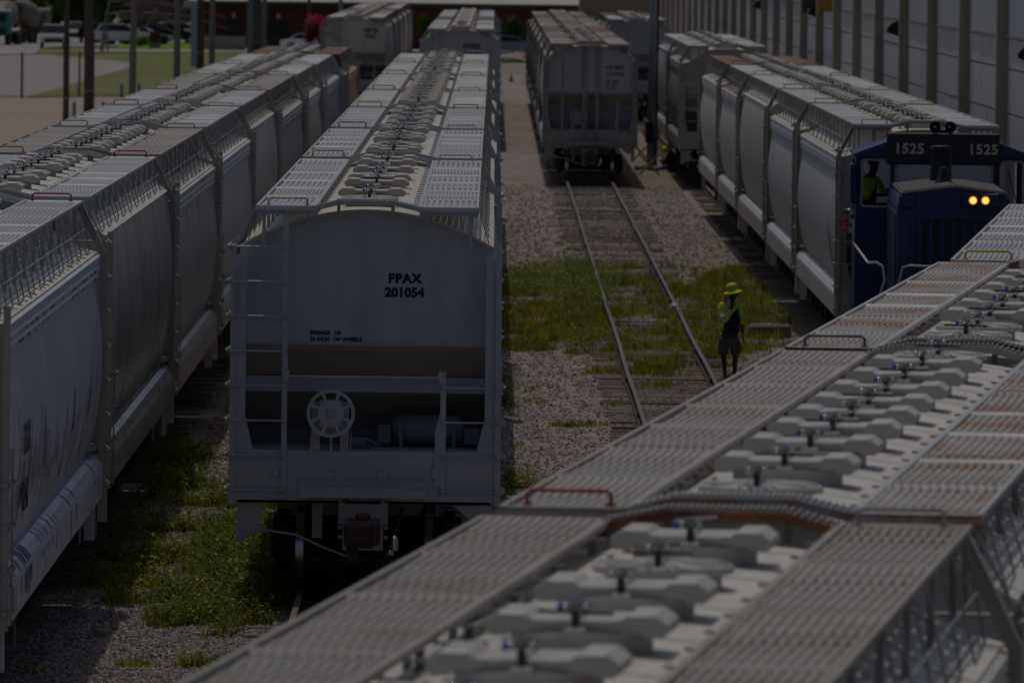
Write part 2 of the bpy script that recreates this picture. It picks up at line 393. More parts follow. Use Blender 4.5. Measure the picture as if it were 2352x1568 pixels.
def m_grab():
    mb = MB(); p = [(-.71, -10.12, 4.60), (-.71, -10.12, 4.67), (-.735, -10.12, 4.69), (-1.145, -10.12, 4.69), (-1.17, -10.12, 4.67), (-1.17, -10.12, 4.60)]
    mb.tube(p, .0115, 7)
    for x in (-.71, -1.17): mb.cbox((x, -10.12, 4.612), (.055, .05, .02), .006)
    return mb.mesh('roof_grab_handle')
def m_endframe(st):
    mb = MB()
    for s in (-1, 1):
        a = lambda x0, x1, y0, y1, z0, z1: mb.box(min(s*x0, s*x1), max(s*x0, s*x1), y0, y1, z0, z1)
        a(1.535, 1.60, -10.30, -10.28, 1.08, 4.19); a(1.585, 1.60, -10.28, -10.17, 1.08, 4.17)       # corner angle
        a(1.415, 1.535, -10.255, -10.235, 1.62, 4.02)                                           # return plate
        mb.prism([(s*1.415, 1.72), (s*1.415, 2.12), (s*1.32, 1.72)], 'y', -10.25, -10.24)             # gusset
        a(1.45, 1.60, -10.235, -9.93, 3.96, 3.975)
        mb.box(min(s*1.47, s*1.30), max(s*1.47, s*1.30), -9.3, -8.9, 1.3, 1.7)
    mb.box(-1.575, 1.575, -10.275, -10.255, 1.10, 1.70)                                          # end sill
    mb.prism([(-10.255, 1.70), (-10.275, 1.70), (-10.27, 1.715), (-10.24, 1.722), (-8.75, 1.722), (-8.75, 1.70)], 'x', -1.53, 1.53)
    mb.prism([(-10.275, 1.13), (-10.275, 1.10), (-10.15, 1.09), (-10.15, 1.11)], 'x', -1.5, 1.5)
    mb.mt(1).box(-1.43, 1.43, -8.80, -8.77, 1.72, 2.16)                                        # shear plate
    mb.mt(2)
    for s in (-1, 1): mb.lathe([(.045, -8.806), (.045, -8.80)], (s*1.22, 0, 2.0), 'y', 12)
    mb.mt(0)
    for x in (-.28, .22): mb.box(x-.06, x+.06, -10.30, -10.275, 1.30, 1.50)
    for x in (-1.05, .83, -.65, .67): mb.cbox((x, -10.29, 1.22 if abs(x) < .7 else 1.46), (.075, .025, .12), .008)
    for s in (-1, 1): mb.prism([(s*1.50, 1.08), (s*1.15, 1.08), (s*1.22, .98), (s*1.22, .78), (s*1.50, .78)] if s < 0 else [(1.50, 1.08), (1.05, 1.08), (1.28, .90), (1.50, .90)], 'y', -10.2, -10.18)
    mb.prism([(-1.51, .775), (-1.20, .775), (-1.22, .73), (-1.40, .70), (-1.41, .62), (-1.51, .62)], 'y', -10.22, -10.2)
    mb.box(-.28, .26, -10.36, -10.27, .93, 1.10); mb.box(-.30, -.22, -10.34, -9.9, .86, 1.12); mb.box(.20, .28, -10.34, -9.9, .86, 1.12)
    mb.box(-.25, .23, -10.30, -10.2, .55, .93)                                                  # striker
    for x, z in ((-.28, .82), (-.28, .70), (.26, .82), (.26, .70)): mb.cbox((x, -10.28, z), (.05, .03, .05), .01)
    mb.box(-.62, -.50, -9.9, -9.6, .66, 1.1)
    if st == 'c':
        for x in (-.22, .22): mb.box(x-.055, x+.055, -10.06, -9.955, 1.72, 4.50)
        mb.box(-.16, -.08, -10.0, -9.96, 1.7, 3.0); mb.mt(1).box(-1.42, 1.42, -9.72, -9.70, 1.72, 2.42); mb.mt(0)
    else:
        mb.box(-1.44, 1.44, -9.975, -9.952, 2.955, 2.965)
    return mb.mesh('end_frame')
def rungs(mb, x0, x1, y, zs):
    for z in zs:
        mb.tube([(x0, y, z), (x1, y, z)], .0135, 6)
        for x in (x0, x1): mb.ball((x, y-.01, z), .032, 8, (1, .6, 1))
def srungs(mb, x, y0, y1, zs):
    for z in zs:
        mb.tube([(x-.02, y0, z), (x+.045, y0, z), (x+.045, y1, z), (x-.02, y1, z)], .012, 5)
        for y in (y0, y1): mb.cbox((x+.01, y, z), (.05, .06, .06), .012)
ZR = [1.25+.41*i for i in range(8)]
def m_tall():
    mb = MB(); rungs(mb, -1.565, -.955, -10.315, ZR)
    mb.box(-.985, -.92, -10.305, -10.29, 1.14, 4.40); mb.box(-.985, -.97, -10.29, -10.20, 1.14, 4.50)
    mb.prism([(-.985, 4.40), (-.92, 4.40), (-.92, 4.58), (-.985, 4.50)], 'y', -10.305, -10.29)
    # side ladder and the second side post, bent over to the roof
    mb.prism([(-1.60, 1.1), (-1.615, 1.1), (-1.615, 4.0), (-1.32, 4.60), (-1.30, 4.585), (-1.60, 3.99)], 'y', -9.82, -9.70)
    mb.prism([(-1.60, 1.1), (-1.54, 1.1), (-1.54, 3.98), (-1.27, 4.52), (-1.31, 4.585), (-1.60, 3.99)], 'y', -9.72, -9.70)
    s = MB(); srungs(s, 1.605, 10.24, 9.76, ZR); mb.add([(-p[0], -p[1], p[2]) for p in s.v], s.f, False)
    mb.tube([(-1.55, -10.2, 4.15), (-1.45, -10.2, 4.35), (-1.33, -10.2, 4.56)], .011, 5)
    return mb.mesh('tall_ladder')
def m_short():
    mb = MB(); rungs(mb, .925, 1.565, -10.315, ZR[:4])
    mb.box(.89, .955, -10.305, -10.29, 1.14, 2.66); mb.prism([(.89, 2.2), (.89, 1.3), (.83, 1.3), (.83, 1.95)], 'y', -10.30, -10.285)
    mb.prism([(1.60, 1.1), (1.615, 1.1), (1.615, 2.8), (1.60, 2.8)], 'y', -9.82, -9.70)
    s = MB(); srungs(s, 1.605, -10.24, -9.76, ZR[:4]); mb.add(s.v, s.f, False)
    return mb.mesh('short_ladder')
def m_rail():
    mb = MB(); mb.tube([(-.93, -10.34, 2.60), (.90, -10.34, 2.60)], .014, 6)
    for x in (-.93, .89): mb.cbox((x, -10.33, 2.60), (.06, .03, .14), .01)
    return mb.mesh('hand_rail')
def m_step():
    mb = MB(); mb.box(-.76, .74, -10.62, -10.32, 1.275, 1.29); mb.box(-.76, .74, -10.635, -10.62, 1.19, 1.292); mb.box(-.76, .74, -10.32, -10.305, 1.275, 1.36)
    for k in range(24): mb.box(-.74+k*.062, -.715+k*.062, -10.6, -10.34, 1.29, 1.30)
    for x in (-.28, .22): mb.prism([(-10.31, 1.27), (-10.6, 1.27), (-10.31, 1.10)], 'x', x-.02, x+.02)
    return mb.mesh('brake_step')
def m_wheelb():
    mb = MB(); c = (-.40, 0, 2.17); y0 = -10.42
    def rg(r0, r1, a0, a1, n, y):
        pts = [[(c[0]+r*math.cos(a0+(a1-a0)*k/n), yy, c[2]+r*math.sin(a0+(a1-a0)*k/n)) for k in range(n+1)] for r, yy in ((r0, y), (r1, y), (r1, y+.03), (r0, y+.03))]
        vs = [p for q in pts for p in q]; m = n+1
        mb.add(vs, [(j*m+k, j*m+k+1, ((j+1) % 4)*m+k+1, ((j+1) % 4)*m+k) for j in range(4) for k in range(n)])
    rg(.245, .285, 0, 2*PI, 36, y0-.015); rg(.0, .155, 0, 2*PI, 28, y0)
    for k in range(8):
        a = 2*PI*(k+.5)/8; rg(.14, .25, a-.085, a+.085, 3, y0)
    mb.lathe([(.035, -.03), (.035, .05), (.012, .07)], (c[0], y0-.02, c[2]), 'y', 10); mb.lathe([(.03, -.07), (.03, .0)], (c[0], y0, c[2]), 'y', 10)
    for k in range(6): mb.ball((c[0]+.055*math.cos(k*PI/3), y0-.01, c[2]+.055*math.sin(k*PI/3)), .012, 6)
    return mb.mesh('brake_wheel')
def m_stand():
    mb = MB()
    for x in (-.58, -.24): mb.box(x-.05, x+.05, -10.26, -10.22, 1.70, 2.30)
    mb.box(-.62, -.19, -10.30, -10.24, 1.90, 2.0); mb.cbox((-.40, -10.32, 2.15), (.30, .14, .34), .03)
    mb.tube([(-.40, -10.33, 2.0), (-.395, -10.33, 1.72)], .016, 5)
    for x in (-.64, -.17): mb.prism([(x-.01, 1.70), (x+.01, 1.70), (x+.01, 2.0)], 'y', -10.28, -10.1)
    return mb.mesh('brake_stand')
def m_tank():
    mb = MB(); mb.lathe([(.02, .30), (.12, .33), (.17, .40), (.175, .50), (.175, 1.0), (.17, 1.12), (.12, 1.17), (.02, 1.20)], (0, -9.4, 1.93), 'x', 18)
    for x in (.42, 1.05): mb.box(x-.02, x+.02, -9.60, -9.2, 1.72, 2.0)
    mb.cbox((.22, -9.5, 1.88), (.16, .2, .22), .02).cbox((1.27, -9.5, 1.86), (.20, .2, .2), .02)
    mb.cbox((-.10, -9.8, 1.80), (.20, .14, .10), .02); mb.tube([(-.25, -9.8, 1.8), (-.0, -9.8, 1.84), (.15, -9.8, 1.77)], .02, 6)
    return mb.mesh('air_reservoir')
def m_coupler():
    mb = MB(); mb.cbox((0, -10.62, .82), (.22, .65, .24), .04)
    mb.cbox((-.02, -10.98, .80), (.40, .26, .34), .07).cbox((-.16, -11.12, .80), (.10, .26, .30), .03).cbox((.15, -11.08, .80), (.12, .16, .28), .04)
    mb.cbox((-.12, -10.95, .56), (.14, .12, .22), .03).cbox((.0, -10.98, 1.0), (.18, .16, .08), .03)
    return mb.mesh('coupler')
def m_lever():
    mb = MB(); mb.tube([(-1.30, -10.36, .50), (-1.30, -10.37, .74), (-1.27, -10.38, .78), (-1.14, -10.40, .78), (-.80, -10.5, .74), (-.45, -10.68, .60), (-.13, -10.85, .50)], .014, 6)
    mb.cbox((-1.16, -10.36, .79), (.06, .06, .10), .015)
    return mb.mesh('cut_lever')
def m_hose():
    mb = MB(); mb.mt(0).tube([(.46, -10.25, 1.05), (.42, -10.45, .95), (.36, -10.62, .75), (.33, -10.72, .60), (.30, -10.72, .52)], .025, 7)
    mb.mt(1).cbox((.37, -10.74, .66), (.09, .08, .20), .03).ball((.32, -10.74, .55), .05, 8)
    return mb.mesh('air_hose')
def m_truck():
    mb = MB()
    for s in (-1, 1):
        x = s*1.0
        pr = [(-1.12, .36), (-1.12, .60), (-.75, .66), (-.38, .86), (.38, .86), (.75, .66), (1.12, .60), (1.12, .36), (.86, .36), (.55, .22), (-.55, .22), (-.86, .36)]
        mb.prism(pr, 'x', x-.07, x+.07)
        mb.prism([(-.22, .30), (-.22, .80), (.22, .80), (.22, .30)], 'x', x-.12, x+.14)
        for y in (-.88, .88): mb.lathe([(.12, -.06), (.12, .10), (.06, .13)], (x+s*.02, y, .457), 'x', 10)
        for y in (-.12, .12): mb.lathe([(.07, .30), (.07, .62)], (x+s*.08, y, 0), 'z', 8)
        mb.cbox((s*.98, -1.06, .72), (.22, .18, .34), .05)
    mb.cbox((0, 0, .68), (2.1, .36, .26), .05)
    mb.box(-.75, .75, -.42, -.34, .35, .5); mb.box(-.75, .75, .34, .42, .35, .5)
    return mb.mesh('truck')
def m_wheels():
    mb = MB(); mb.mt(0).lathe([(.08, -.9), (.08, .9)], (0, 0, .457), 'x', 10)
    for s in (-1, 1):
        mb.mt(0).lathe([(.09, -.08), (.13, -.06), (.40, -.05), (.485, -.075)], (s*.755, 0, .457) , 'x', 32, False) if s < 0 else None
        prof = [(.10, -.07), (.38, -.05), (.485, -.075), (.485, -.045), (.462, -.03)]
        pr = [(r, -s*t*-1 if False else t*s) for r, t in prof]
        mb.mt(0).lathe(pr, (s*.755, 0, .457), 'x', 32, False)
        mb.mt(1).lathe([(.462, -.03*s), (.455, .065*s)], (s*.755, 0, .457), 'x', 36, False)
        mb.mt(0).lathe([(.455, .065*s), (.40, .068*s), (.38, .02*s), (.13, .0), (.10, .06*s)], (s*.755, 0, .457), 'x', 32, False)
    return mb.mesh('wheelset')
def m_sill():
    mb = MB(); p = [(1.405, 1.60), (1.46, 1.62), (1.53, 1.58), (1.59, 1.50), (1.60, 1.44), (1.60, 1.12), (1.585, 1.10), (1.46, 1.10), (1.46, 1.13)]
    ys = [-10.24]+[-9.9+19.8*i/22 for i in range(23)]+[10.24]
    mb.loft([[(x, y, z) for x, z in p] for y in ys][::-1]); mb.add([(x, -10.24, z) for x, z in p], [tuple(range(9))]); mb.add([(x, 10.24, z) for x, z in p], [tuple(range(9))[::-1]])
    for y in (-7.0, -3.4, 0, 3.4, 7.0): mb.prism([(1.2, 1.12), (1.5, 1.12), (1.45, .95)], 'y', y-.02, y+.02)
    for y in (-9.4, 9.4): mb.box(1.40, 1.52, y-.06, y+.06, .62, 1.1)
    return mb.mesh('side_sill')
CACHE = {}
def M(fn, *a):
    k = (fn.__name__,)+a
    if k not in CACHE: CACHE[k] = fn(*a)
    return CACHE[k]
def hopper(loc, length, label, group, st='a', body='paint_grey', roof='roof_white', board='corr', bmat='board_galv', hatch='hatch_white', pat='ggrgggrggg',
           grabs=('grab_orange', 'grab_grey'), edge=None, rz=0, lod=0, name='covered_hopper_car', frame=None, offs=0):
    r = empty(name, loc, rz, length/(2*HL)); tag(r, label, 'freight car', group)
    frame = frame or ('paint_grey' if body == 'paint_grey' else 'frame_rust' if body == 'paint_rusty' else 'frame_brown'); parts = {}
    parts['body'] = link('body', M(m_body, st), [body, 'slope_dirt', frame], r)
    parts['roof'] = link('roof', M(m_roof, st), roof, r)
    for s in (0, 1):
        bm_ = bmat if isinstance(bmat, str) else bmat[s]; link('running_board', M(m_board, board), [bm_, edge or bm_, bm_ if 'rusty' not in bm_ else 'board_galv'], r, rz=PI*s)
        link('end_frame', M(m_endframe, st), [frame, 'slope_grey', 'ink'], r, rz=PI*s)
        link('tall_ladder', M(m_tall), frame, r, rz=PI*s)
        link('side_sill', M(m_sill), body, r, rz=PI*s)
        link('crossover_walkway', M(m_cross), [bm_ if 'rusty' not in bm_ else 'board_galv', edge or bm_], r, rz=PI*s)
        g = link('roof_grab_handle', M(m_grab), grabs[s], r, rz=PI*s)
        if lod < 2:
            link('support_rods', M(m_rods, st), 'rod_steel', r, rz=PI*s)
            link('short_ladder', M(m_short), frame, r, rz=PI*s)
            link('coupler', M(m_coupler), 'iron_brown', r, rz=PI*s)
        if lod < 1 or s == 0 and lod < 2:
            link('hand_rail', M(m_rail), frame, r, rz=PI*s); link('brake_step', M(m_step), frame, r, rz=PI*s)
            link('cut_lever', M(m_lever), 'rod_steel', r, rz=PI*s); link('air_hose', M(m_hose), ['rubber', 'latch_steel'], r, rz=PI*s)
        t = link('truck', M(m_truck), 'iron_dark', r, loc=(0, (8.35 if s else -8.35), 0))
        for y in (-.88, .88):
            link('wheelset', M(m_wheels), ['iron_dark', 'tread'], t, loc=(0, y, 0))
    if lod < 2:
        bw = link('brake_wheel', M(m_wheelb), frame, r); link('brake_stand', M(m_stand), frame, r); link('air_reservoir', M(m_tank), 'slope_grey', r)
    for i, c in enumerate(pat):
        if c == '-': continue
        y = -8.55+17.1*i/(len(pat)-1)
        y += math.sin(i*5.3+offs*2.1)*.22
        h = link('hatch', M(m_hatch, 'gull' if c == 'g' else 'ring'), hatch if c != 'o' else 'roof_cream', r, loc=(0, y, 0 if st != 'b' else -.04))
        if lod < 2: link('latch', M(m_latch, (i*7+offs) % 4), ['latch_dark', 'latch_steel', 'tag_blue'], h)
    parts['root'] = r
    return parts
def end_text(parts, s, size, x, z, bold=.012, m='ink', spacing=1.05, y=-9.953):
    me = text_mesh(s, size, bold, spacing=spacing); return link('reporting_mark', me, m, parts['body'], loc=(x, y, z))
# ------------------------------------------------------------ where the strings stand
X0 = at(840, 483, 4.6).x                      # track of the lettered grey car
XL = -6.18; X1 = at(1456, 660, 0).x; X2 = 7.85
G0, GL, G1, G2, GF = 'hopper cars coupled behind the lettered grey end', 'hopper cars in the left-hand string', 'rusty roofed cars beyond the empty track', 'hopper cars beside the tall white wall', 'hopper cars of the blurred string in front'
def car(x, a, b, *args, **kw): return hopper((x, (a+b)/2, 0), b-a, *args, **kw)
# string behind the lettered end
c = car(X0, 100.6, 123.6, 'grey covered hopper lettered FPAX 201054, its end facing the camera', G0, 'a', 'paint_grey', 'roof_cream', bmat='board_galv', pat='rg-ggrg-gg', grabs=('grab_orange', 'grab_grey'), hatch='hatch_grey')
fp = c
end_text(c, 'FPAX', .150, .255, 3.700, .0085, spacing=1.15); end_text(c, '201054', .150, .215, 3.535, .0085, spacing=1.04)
end_text(c, 'SPRINGS   D5', .062, -.665, 3.075, .0032, spacing=1.0); end_text(c, '36 INCH  1W WHEELS', .062, -.665, 3.000, .0032, spacing=1.0)
sp0 = [((125.0, 144.9), 'a', 'paint_grey', 'roof_white', 'corr', 'board_galv', 'gg-rgg-rgg', ('grab_orange', 'grab_grey'), 'pale hopper directly behind the lettered grey car, orange roof handle at its near left'),
       ((146.3, 164.9), 'b', 'paint_white', 'roof_white', 'wide', 'board_galv', 'gg-gg-gg-gg', ('grab_red', 'grab_red'), 'hopper with two bright red roof handles, widely ribbed walkways'),
       ((166.3, 185.8), 'a', 'paint_cream', 'roof_cream', 'fine', 'board_white', 'gggggggggg', ('grab_orange', 'grab_grey'), 'cream roofed hopper just beyond the one with bright red roof handles'),
       ((187.2, 209.9), 'b', 'paint_grey', 'roof_cream', 'corr', 'board_white', 'gggggggggg', ('grab_red', 'grab_red'), 'hopper with dark red handles and crowded brown roof hatches, mid string'),
       ((211.3, 233.4), 'a', 'paint_white', 'roof_cream', 'fine', 'board_white', 'rggrgggrgg', ('grab_orange', 'grab_orange'), 'hopper with thin yellow-orange roof handles, second from the far end of its string'),
       ((234.8, 254.4), 'a', 'paint_grey', 'roof_cream', 'corr', 'board_white', 'gggggggrgo', ('grab_orange', 'grab_grey'), 'last hopper before the pale end of the next standing car')]
for i, (ab, st, b, rf, bd, bm_, pat, gr, lb) in enumerate(sp0): car(X0, *ab, lb, G0, st, b, rf, bd, bm_, pat=pat, grabs=gr, lod=1, offs=i, hatch='hatch_grey', frame='paint_grey')
# left-hand string
spl = [((81.3, 101.7), 'b', 'paint_blue_grey', 'roof_white', 'wide', 'board_galv', 'ggrgggrggg', ('grab_red', 'grab_red'), 'paint-streaked hopper with rust-spotted eave lips at the left frame edge, lettered ECUX'),
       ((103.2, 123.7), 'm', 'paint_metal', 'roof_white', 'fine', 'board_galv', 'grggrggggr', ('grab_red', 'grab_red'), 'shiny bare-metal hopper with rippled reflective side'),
       ((125.1, 143.4), 'b', 'paint_rusty', 'roof_white', 'corr', 'board_tan', 'gggrgggggg', ('grab_orange', 'grab_orange'), 'hopper with a heavily rust-streaked eave behind the shiny bare-metal one'),
       ((144.8, 164.0), 'b', 'paint_pale', 'roof_white', 'fine', 'board_galv', 'rgggggrggg', ('grab_orange', 'grab_grey'), 'clean grey hopper with ridged eave, just past the rust-streaked one'),
       ((165.4, 183.3), 'a', 'paint_pale', 'roof_cream', 'fine', 'board_galv', 'gggggggggg', ('grab_orange', 'grab_orange'), 'smooth grey hopper midway along the left-hand string'),
       ((184.7, 206.9), 'b', 'paint_rusty', 'roof_white', 'corr', 'board_tan', 'gggggggrgg', ('grab_orange', 'grab_orange'), 'rusty eaved hopper far along the left-hand string, ribbed tan walkways'),
       ((208.3, 226.0), 'b', 'paint_cream', 'roof_cream', 'fine', 'board_white', 'gggggggggg', ('grab_yellow', 'grab_grey'), 'cream hopper with a yellow roof handle far along the left-hand string'),
       ((227.4, 248.8), 'b', 'paint_grey', 'roof_white', 'fine', 'board_white', 'gggggggggg', ('grab_grey', 'grab_yellow'), 'grey hopper coupled to the orange-brown one at the far end'),
       ((250.2, 269.5), 'b', 'paint_orange', 'roof_rusty', 'corr', 'board_brown', 'gggggggggg', ('grab_yellow', 'grab_yellow'), 'orange-brown hopper at the far end of the left-hand string')]
LC = []
for i, (ab, st, b, rf, bd, bm_, pat, gr, lb) in enumerate(spl): LC.append(car(XL+(0, 0, 0, 0, 0, .03, .08, .16, .34)[i], *ab, lb, GL, st, b, rf, bd, bm_, pat=pat, grabs=gr, lod=1 if i > 1 else 0, offs=i+2))
# string beside the wall, coupled to the locomotive
s2 = [((154.4, 175.4), 'b', 'paint_white', 'roof_cream', 'fine', 'board_galv', 'ggrggggrgg', ('grab_yellow', 'grab_yellow'), 'white ridged-eave hopper coupled to the blue locomotive'),
      ((177.0, 194.4), 'b', 'paint_white', 'roof_cream', 'fine', 'board_galv', 'gggggggggg', ('grab_yellow', 'grab_yellow'), 'white hopper second from the blue locomotive'),
      ((196.0, 217.0), 'a', 'paint_cream', 'roof_cream', 'fine', 'board_white', 'gggggggggg', ('grab_orange', 'grab_red'), 'cream smooth-sided hopper third from the blue locomotive'),
      ((218.6, 236.6), 'b', 'paint_rusty', 'roof_rusty', 'fine', 'board_white', 'gggggggggg', ('grab_orange', 'grab_red'), 'rusty eaved hopper fourth from the blue locomotive'),
      ((238.2, 258.6), 'b', 'paint_cream', 'roof_cream', 'corr', 'board_brown', 'gggggggggg', ('grab_red', 'grab_red'), 'hopper with dark roof boards, farthest from the blue locomotive in its string')]
T2C = []
for i, (ab, st, b, rf, bd, bm_, pat, gr, lb) in enumerate(s2): T2C.append(car(X2, *ab, lb, G2, st, b, rf, bd, bm_, pat=pat, grabs=gr, lod=1, offs=i+1))
G2b = 'grey hoppers standing past the crouching worker'
car(X2, 286.5, 306.5, 'dirty grey hopper with its end beside the crouching worker', G2b, 'b', 'paint_dirty', 'roof_white', bmat='board_galv', lod=1, grabs=('grab_grey', 'grab_grey'))
car(X2, 308, 329, 'pale hopper coupled beyond the dirty grey one by the steel pole', G2b, 'a', 'paint_white', 'roof_white', bmat='board_white', lod=1, grabs=('grab_grey', 'grab_grey'))
p = at(1465, 45, 4.6)
hopper((p.x, p.y+10, 0), 20, 'pale hopper end half hidden behind the tall steel pole', G2b, 'a', 'paint_grey', 'roof_rusty', bmat='board_white', lod=1, grabs=('grab_grey', 'grab_grey'))
hopper((p.x, p.y+32, 0), 20, 'rusty roofed hopper beyond the one half hidden by the pole', G2b, 'a', 'paint_dirty', 'roof_rusty', bmat='board_brown', lod=2)
# cars beyond the empty track
d = 288.0
tr = ['grey hopper end with two centre posts and rust stains, lettered NCMX 123956', 'rusty roofed hopper second behind the end with two centre posts', 'brown roofed hopper third along the row beyond the empty track', 'dirty hopper fourth along the row beyond the empty track',
      'dirty hopper fifth along the row beyond the empty track', 'dark roofed hopper near the far end of the row beyond the empty track', 'farthest hopper of the row beyond the empty track']
for i, lb in enumerate(tr):
    cc = car(X1, d, d+21.5, lb, G1, 'c', 'paint_dirty' if i else 'paint_grey', 'roof_rusty', 'corr', ['board_tan', 'board_worn', 'board_brown'][i % 3], pat='grgrggrgrg' if i % 2 else 'ggggrggggg', hatch='hatch_grey', grabs=('grab_grey', 'grab_dark'), lod=1 if i < 2 else 2, frame='frame_brown' if i else 'frame_dark')
    if i == 0:
        end_text(cc, 'NCMX', .21, .50, 3.74, .003); end_text(cc, '123956', .21, .50, 3.52, .002)
        for k in range(3): end_text(cc, ['LD LMT', 'LT WT', 'CAPY'][k], .13, .52, 3.30-.13*k, .003)
    d += 23
# far groups beyond the two left strings
xf = at(1058, 67, 4.6); xg = at(815, 40, 4.6)
for i in range(5):
    cc = hopper((xf.x, xf.y+11+i*22.5, 0), 21, ['grey hopper end lettered NYBX 480484 standing past the end of the string', 'grey hopper second behind the end lettered NYBX', 'hopper third behind the end lettered NYBX', 'hopper fourth behind the end lettered NYBX', 'farthest hopper behind the end lettered NYBX'][i],
                'hoppers lined up beyond the centre string', 'c' if 0 else 'a', ['paint_grey', 'paint_grey', 'paint_dirty'][i % 3], 'roof_rusty', 'corr', ['board_white', 'board_galv', 'board_brown'][i % 3], lod=1 if i == 0 else 2, hatch='hatch_grey', pat='gggggggggggg', grabs=('grab_grey', 'grab_grey'))
    if i == 0:
        end_text(cc, 'NYBX', .26, .10, 3.82, .015); end_text(cc, '480484', .26, .08, 3.50, .012)
        for k in range(5): end_text(cc, ['NEW', 'LD LMT 203', 'LT WT 63', 'BLT 6 98', 'SPRINGS'][k], .10, .12, 3.36-.14*k, .002)
    cc = hopper((xg.x, xg.y+11+i*22.5, 0), 21, ['cream hopper end lettered NFTX beyond the orange-brown car', 'dirty hopper second behind the end lettered NFTX', 'rusty hopper third behind the end lettered NFTX', 'hopper fourth behind the end lettered NFTX', 'farthest hopper behind the end lettered NFTX'][i],
                'dirty hoppers lined up beyond the left-hand string', 'a', ['paint_cream', 'paint_dirty', 'paint_dirty'][i % 3], 'roof_rusty', 'corr', ['board_white', 'board_tan', 'board_brown'][i % 3], lod=1 if i == 0 else 2, hatch='hatch_grey', grabs=('grab_grey', 'grab_grey'))
    if i == 0:
        end_text(cc, 'NFTX', .25, .42, 3.90, .012); end_text(cc, '7561', .25, .46, 3.64, .01)
        for k in range(5): end_text(cc, ['LD LMT', 'LT WT', 'BLT', 'SPRINGS', 'WHEELS'][k], .10, -.95, 3.5-.15*k, .002); end_text(cc, ['210', '76', '04', 'D5', '36'][k], .10, -.40, 3.5-.15*k, .002)
        end_text(cc, 'DANGER', .13, -1.5, 3.78, .002, 'ink_red')
# foreground string on the diverging track
AF = math.atan((2193+49.9)/FPX/1.0)
uF = Vector((math.sin(AF), math.cos(AF), 0)); nF = Vector((math.cos(AF), -math.sin(AF), 0))
pl, pr_ = at(1110, 1187, 4.6), at(2228, 1207, 4.6)
mid = (pl+pr_)/2; mid.z = 0
def along(px, py): return (at(px, py, 4.6)-mid).dot(uF)
g1 = (along(1110, 1187), along(1180, 1157)); g2 = (along(1799, 806), along(1813, 798)); g3 = (along(2160, 603), along(2205, 598))
print('F offsets', (pr_-pl).dot(nF), g1, g2, g3, 'X0', X0, 'X1', X1)
def fcar(a, b, *args, **kw):
    c_ = mid+uF*((a+b)/2); return hopper(c_, b-a, *args, rz=-AF, **kw)
g1m, g2m, g3m = sum(g1)/2, sum(g2)/2, sum(g3)/2
fcar(g1m-.45-(g2m-g1m)*1.08, g1m-.45, 'nearest blurred hopper, filling the bottom of the photo', GF, 'b', 'paint_cream', 'roof_white', 'wide', ('board_worn', 'board_worn'), pat='ggrgggggrg', grabs=('grab_red', 'grab_grey'), edge='iron_rust', offs=1)
fcar(g1m+.25, g2m-.25, 'blurred hopper with a dark red roof handle at its near left corner', GF, 'a', 'paint_white', 'roof_white', 'wide', ('board_rusty', 'board_tan'), pat='rggggggggr', grabs=('grab_red', 'grab_grey'), offs=2)
fcar(g2m+.25, g3m-.25, 'hopper with a dark grey roof handle and rust-edged walkway in front of the locomotive', GF, 'a', 'paint_white', 'roof_white', 'fine', ('board_galv', 'board_rusty'), pat='rrggggggrg', grabs=('grab_dark', 'grab_grey'), edge='iron_rust', offs=3)
A4 = math.atan((2900-1137)/FPX); c4 = mid+uF*(g3m+.35)+nF*.08+Vector((math.sin(A4), math.cos(A4), 0))*9.9
hopper(c4, 19.8, 'hopper with a yellow roof handle at the right frame edge', GF, 'b', 'paint_white', 'roof_white', 'wide', 'board_galv', pat='gggggggggg', grabs=('grab_yellow', 'grab_yellow'), rz=-A4, offs=4, lod=1)
# marks on the side of the paint-streaked car
def side_text(parts, s, size, y, z, x=1.595, m='ink', bold=.006):
    me = text_mesh(s, size, bold); me.transform(Matrix.Rotation(PI/2, 4, 'Z'))
    return link('reporting_mark', me, m, parts['body'], loc=(x+.012, y, z))
LT = lambda Y: (Y-(81.3+101.7)/2)/(20.4/20.6)
side_text(LC[0], 'ECUX', .42, LT(83.9), 2.62); side_text(LC[0], '882467', .42, LT(83.9), 2.05, x=1.57)
# graffiti streaks and stripes low on that side
mb = MB(); rg = random.Random(3)
sp_ = side_prof('b')
def sx(z):
    for (xa, za), (xb, zb) in zip(sp_, sp_[1:]):
        if za >= z >= zb: return xa+(xb-xa)*(za-z)/(za-zb+1e-9)
    return 1.45
for k in range(120):
    y = rg.uniform(-9.2, 8.8); z1 = rg.uniform(1.75, 2.35); h = rg.uniform(.12, .55)*(1.6 if rg.random() < .15 else 1); wd = rg.uniform(.015, .09); mb.mt(0 if rg.random() < .7 else 1 if rg.random() < .6 else 2)
    zs = [z1-.05+h*t for t in (0, .33, .66, 1)]
    mb.loft([[(sx(z)+.013, y+yy+.04*math.sin(z*9+k), z) for z in zs] for yy in (-wd/2*rg.uniform(.5, 1), wd/2)])
tag(link('graffiti', mb.mesh('graffiti'), ['graf_dark', 'graf_blue', 'graf_tan'], LC[0]['root']), kind='stuff')
mb = MB()
for k in range(30):
    y = -9.6+9*rg.random()**1.5+(9 if rg.random() < .25 else 0); wd = rg.uniform(.02, .12); mb.mt(0 if rg.random() < .65 else 1)
    for pts in ([(1.465, 1.624), (1.533, 1.585), (1.594, 1.502)], [(1.604, 1.44), (1.604, 1.16+rg.uniform(0, .2))]):
        mb.loft([[(x, y+yy+.03*rg.random(), z) for x, z in pts] for yy in (-wd/2, wd/2)])
tag(link('graffiti', mb.mesh('graffiti'), ['graf_blue', 'graf_dark'], LC[0]['root']), kind='stuff')
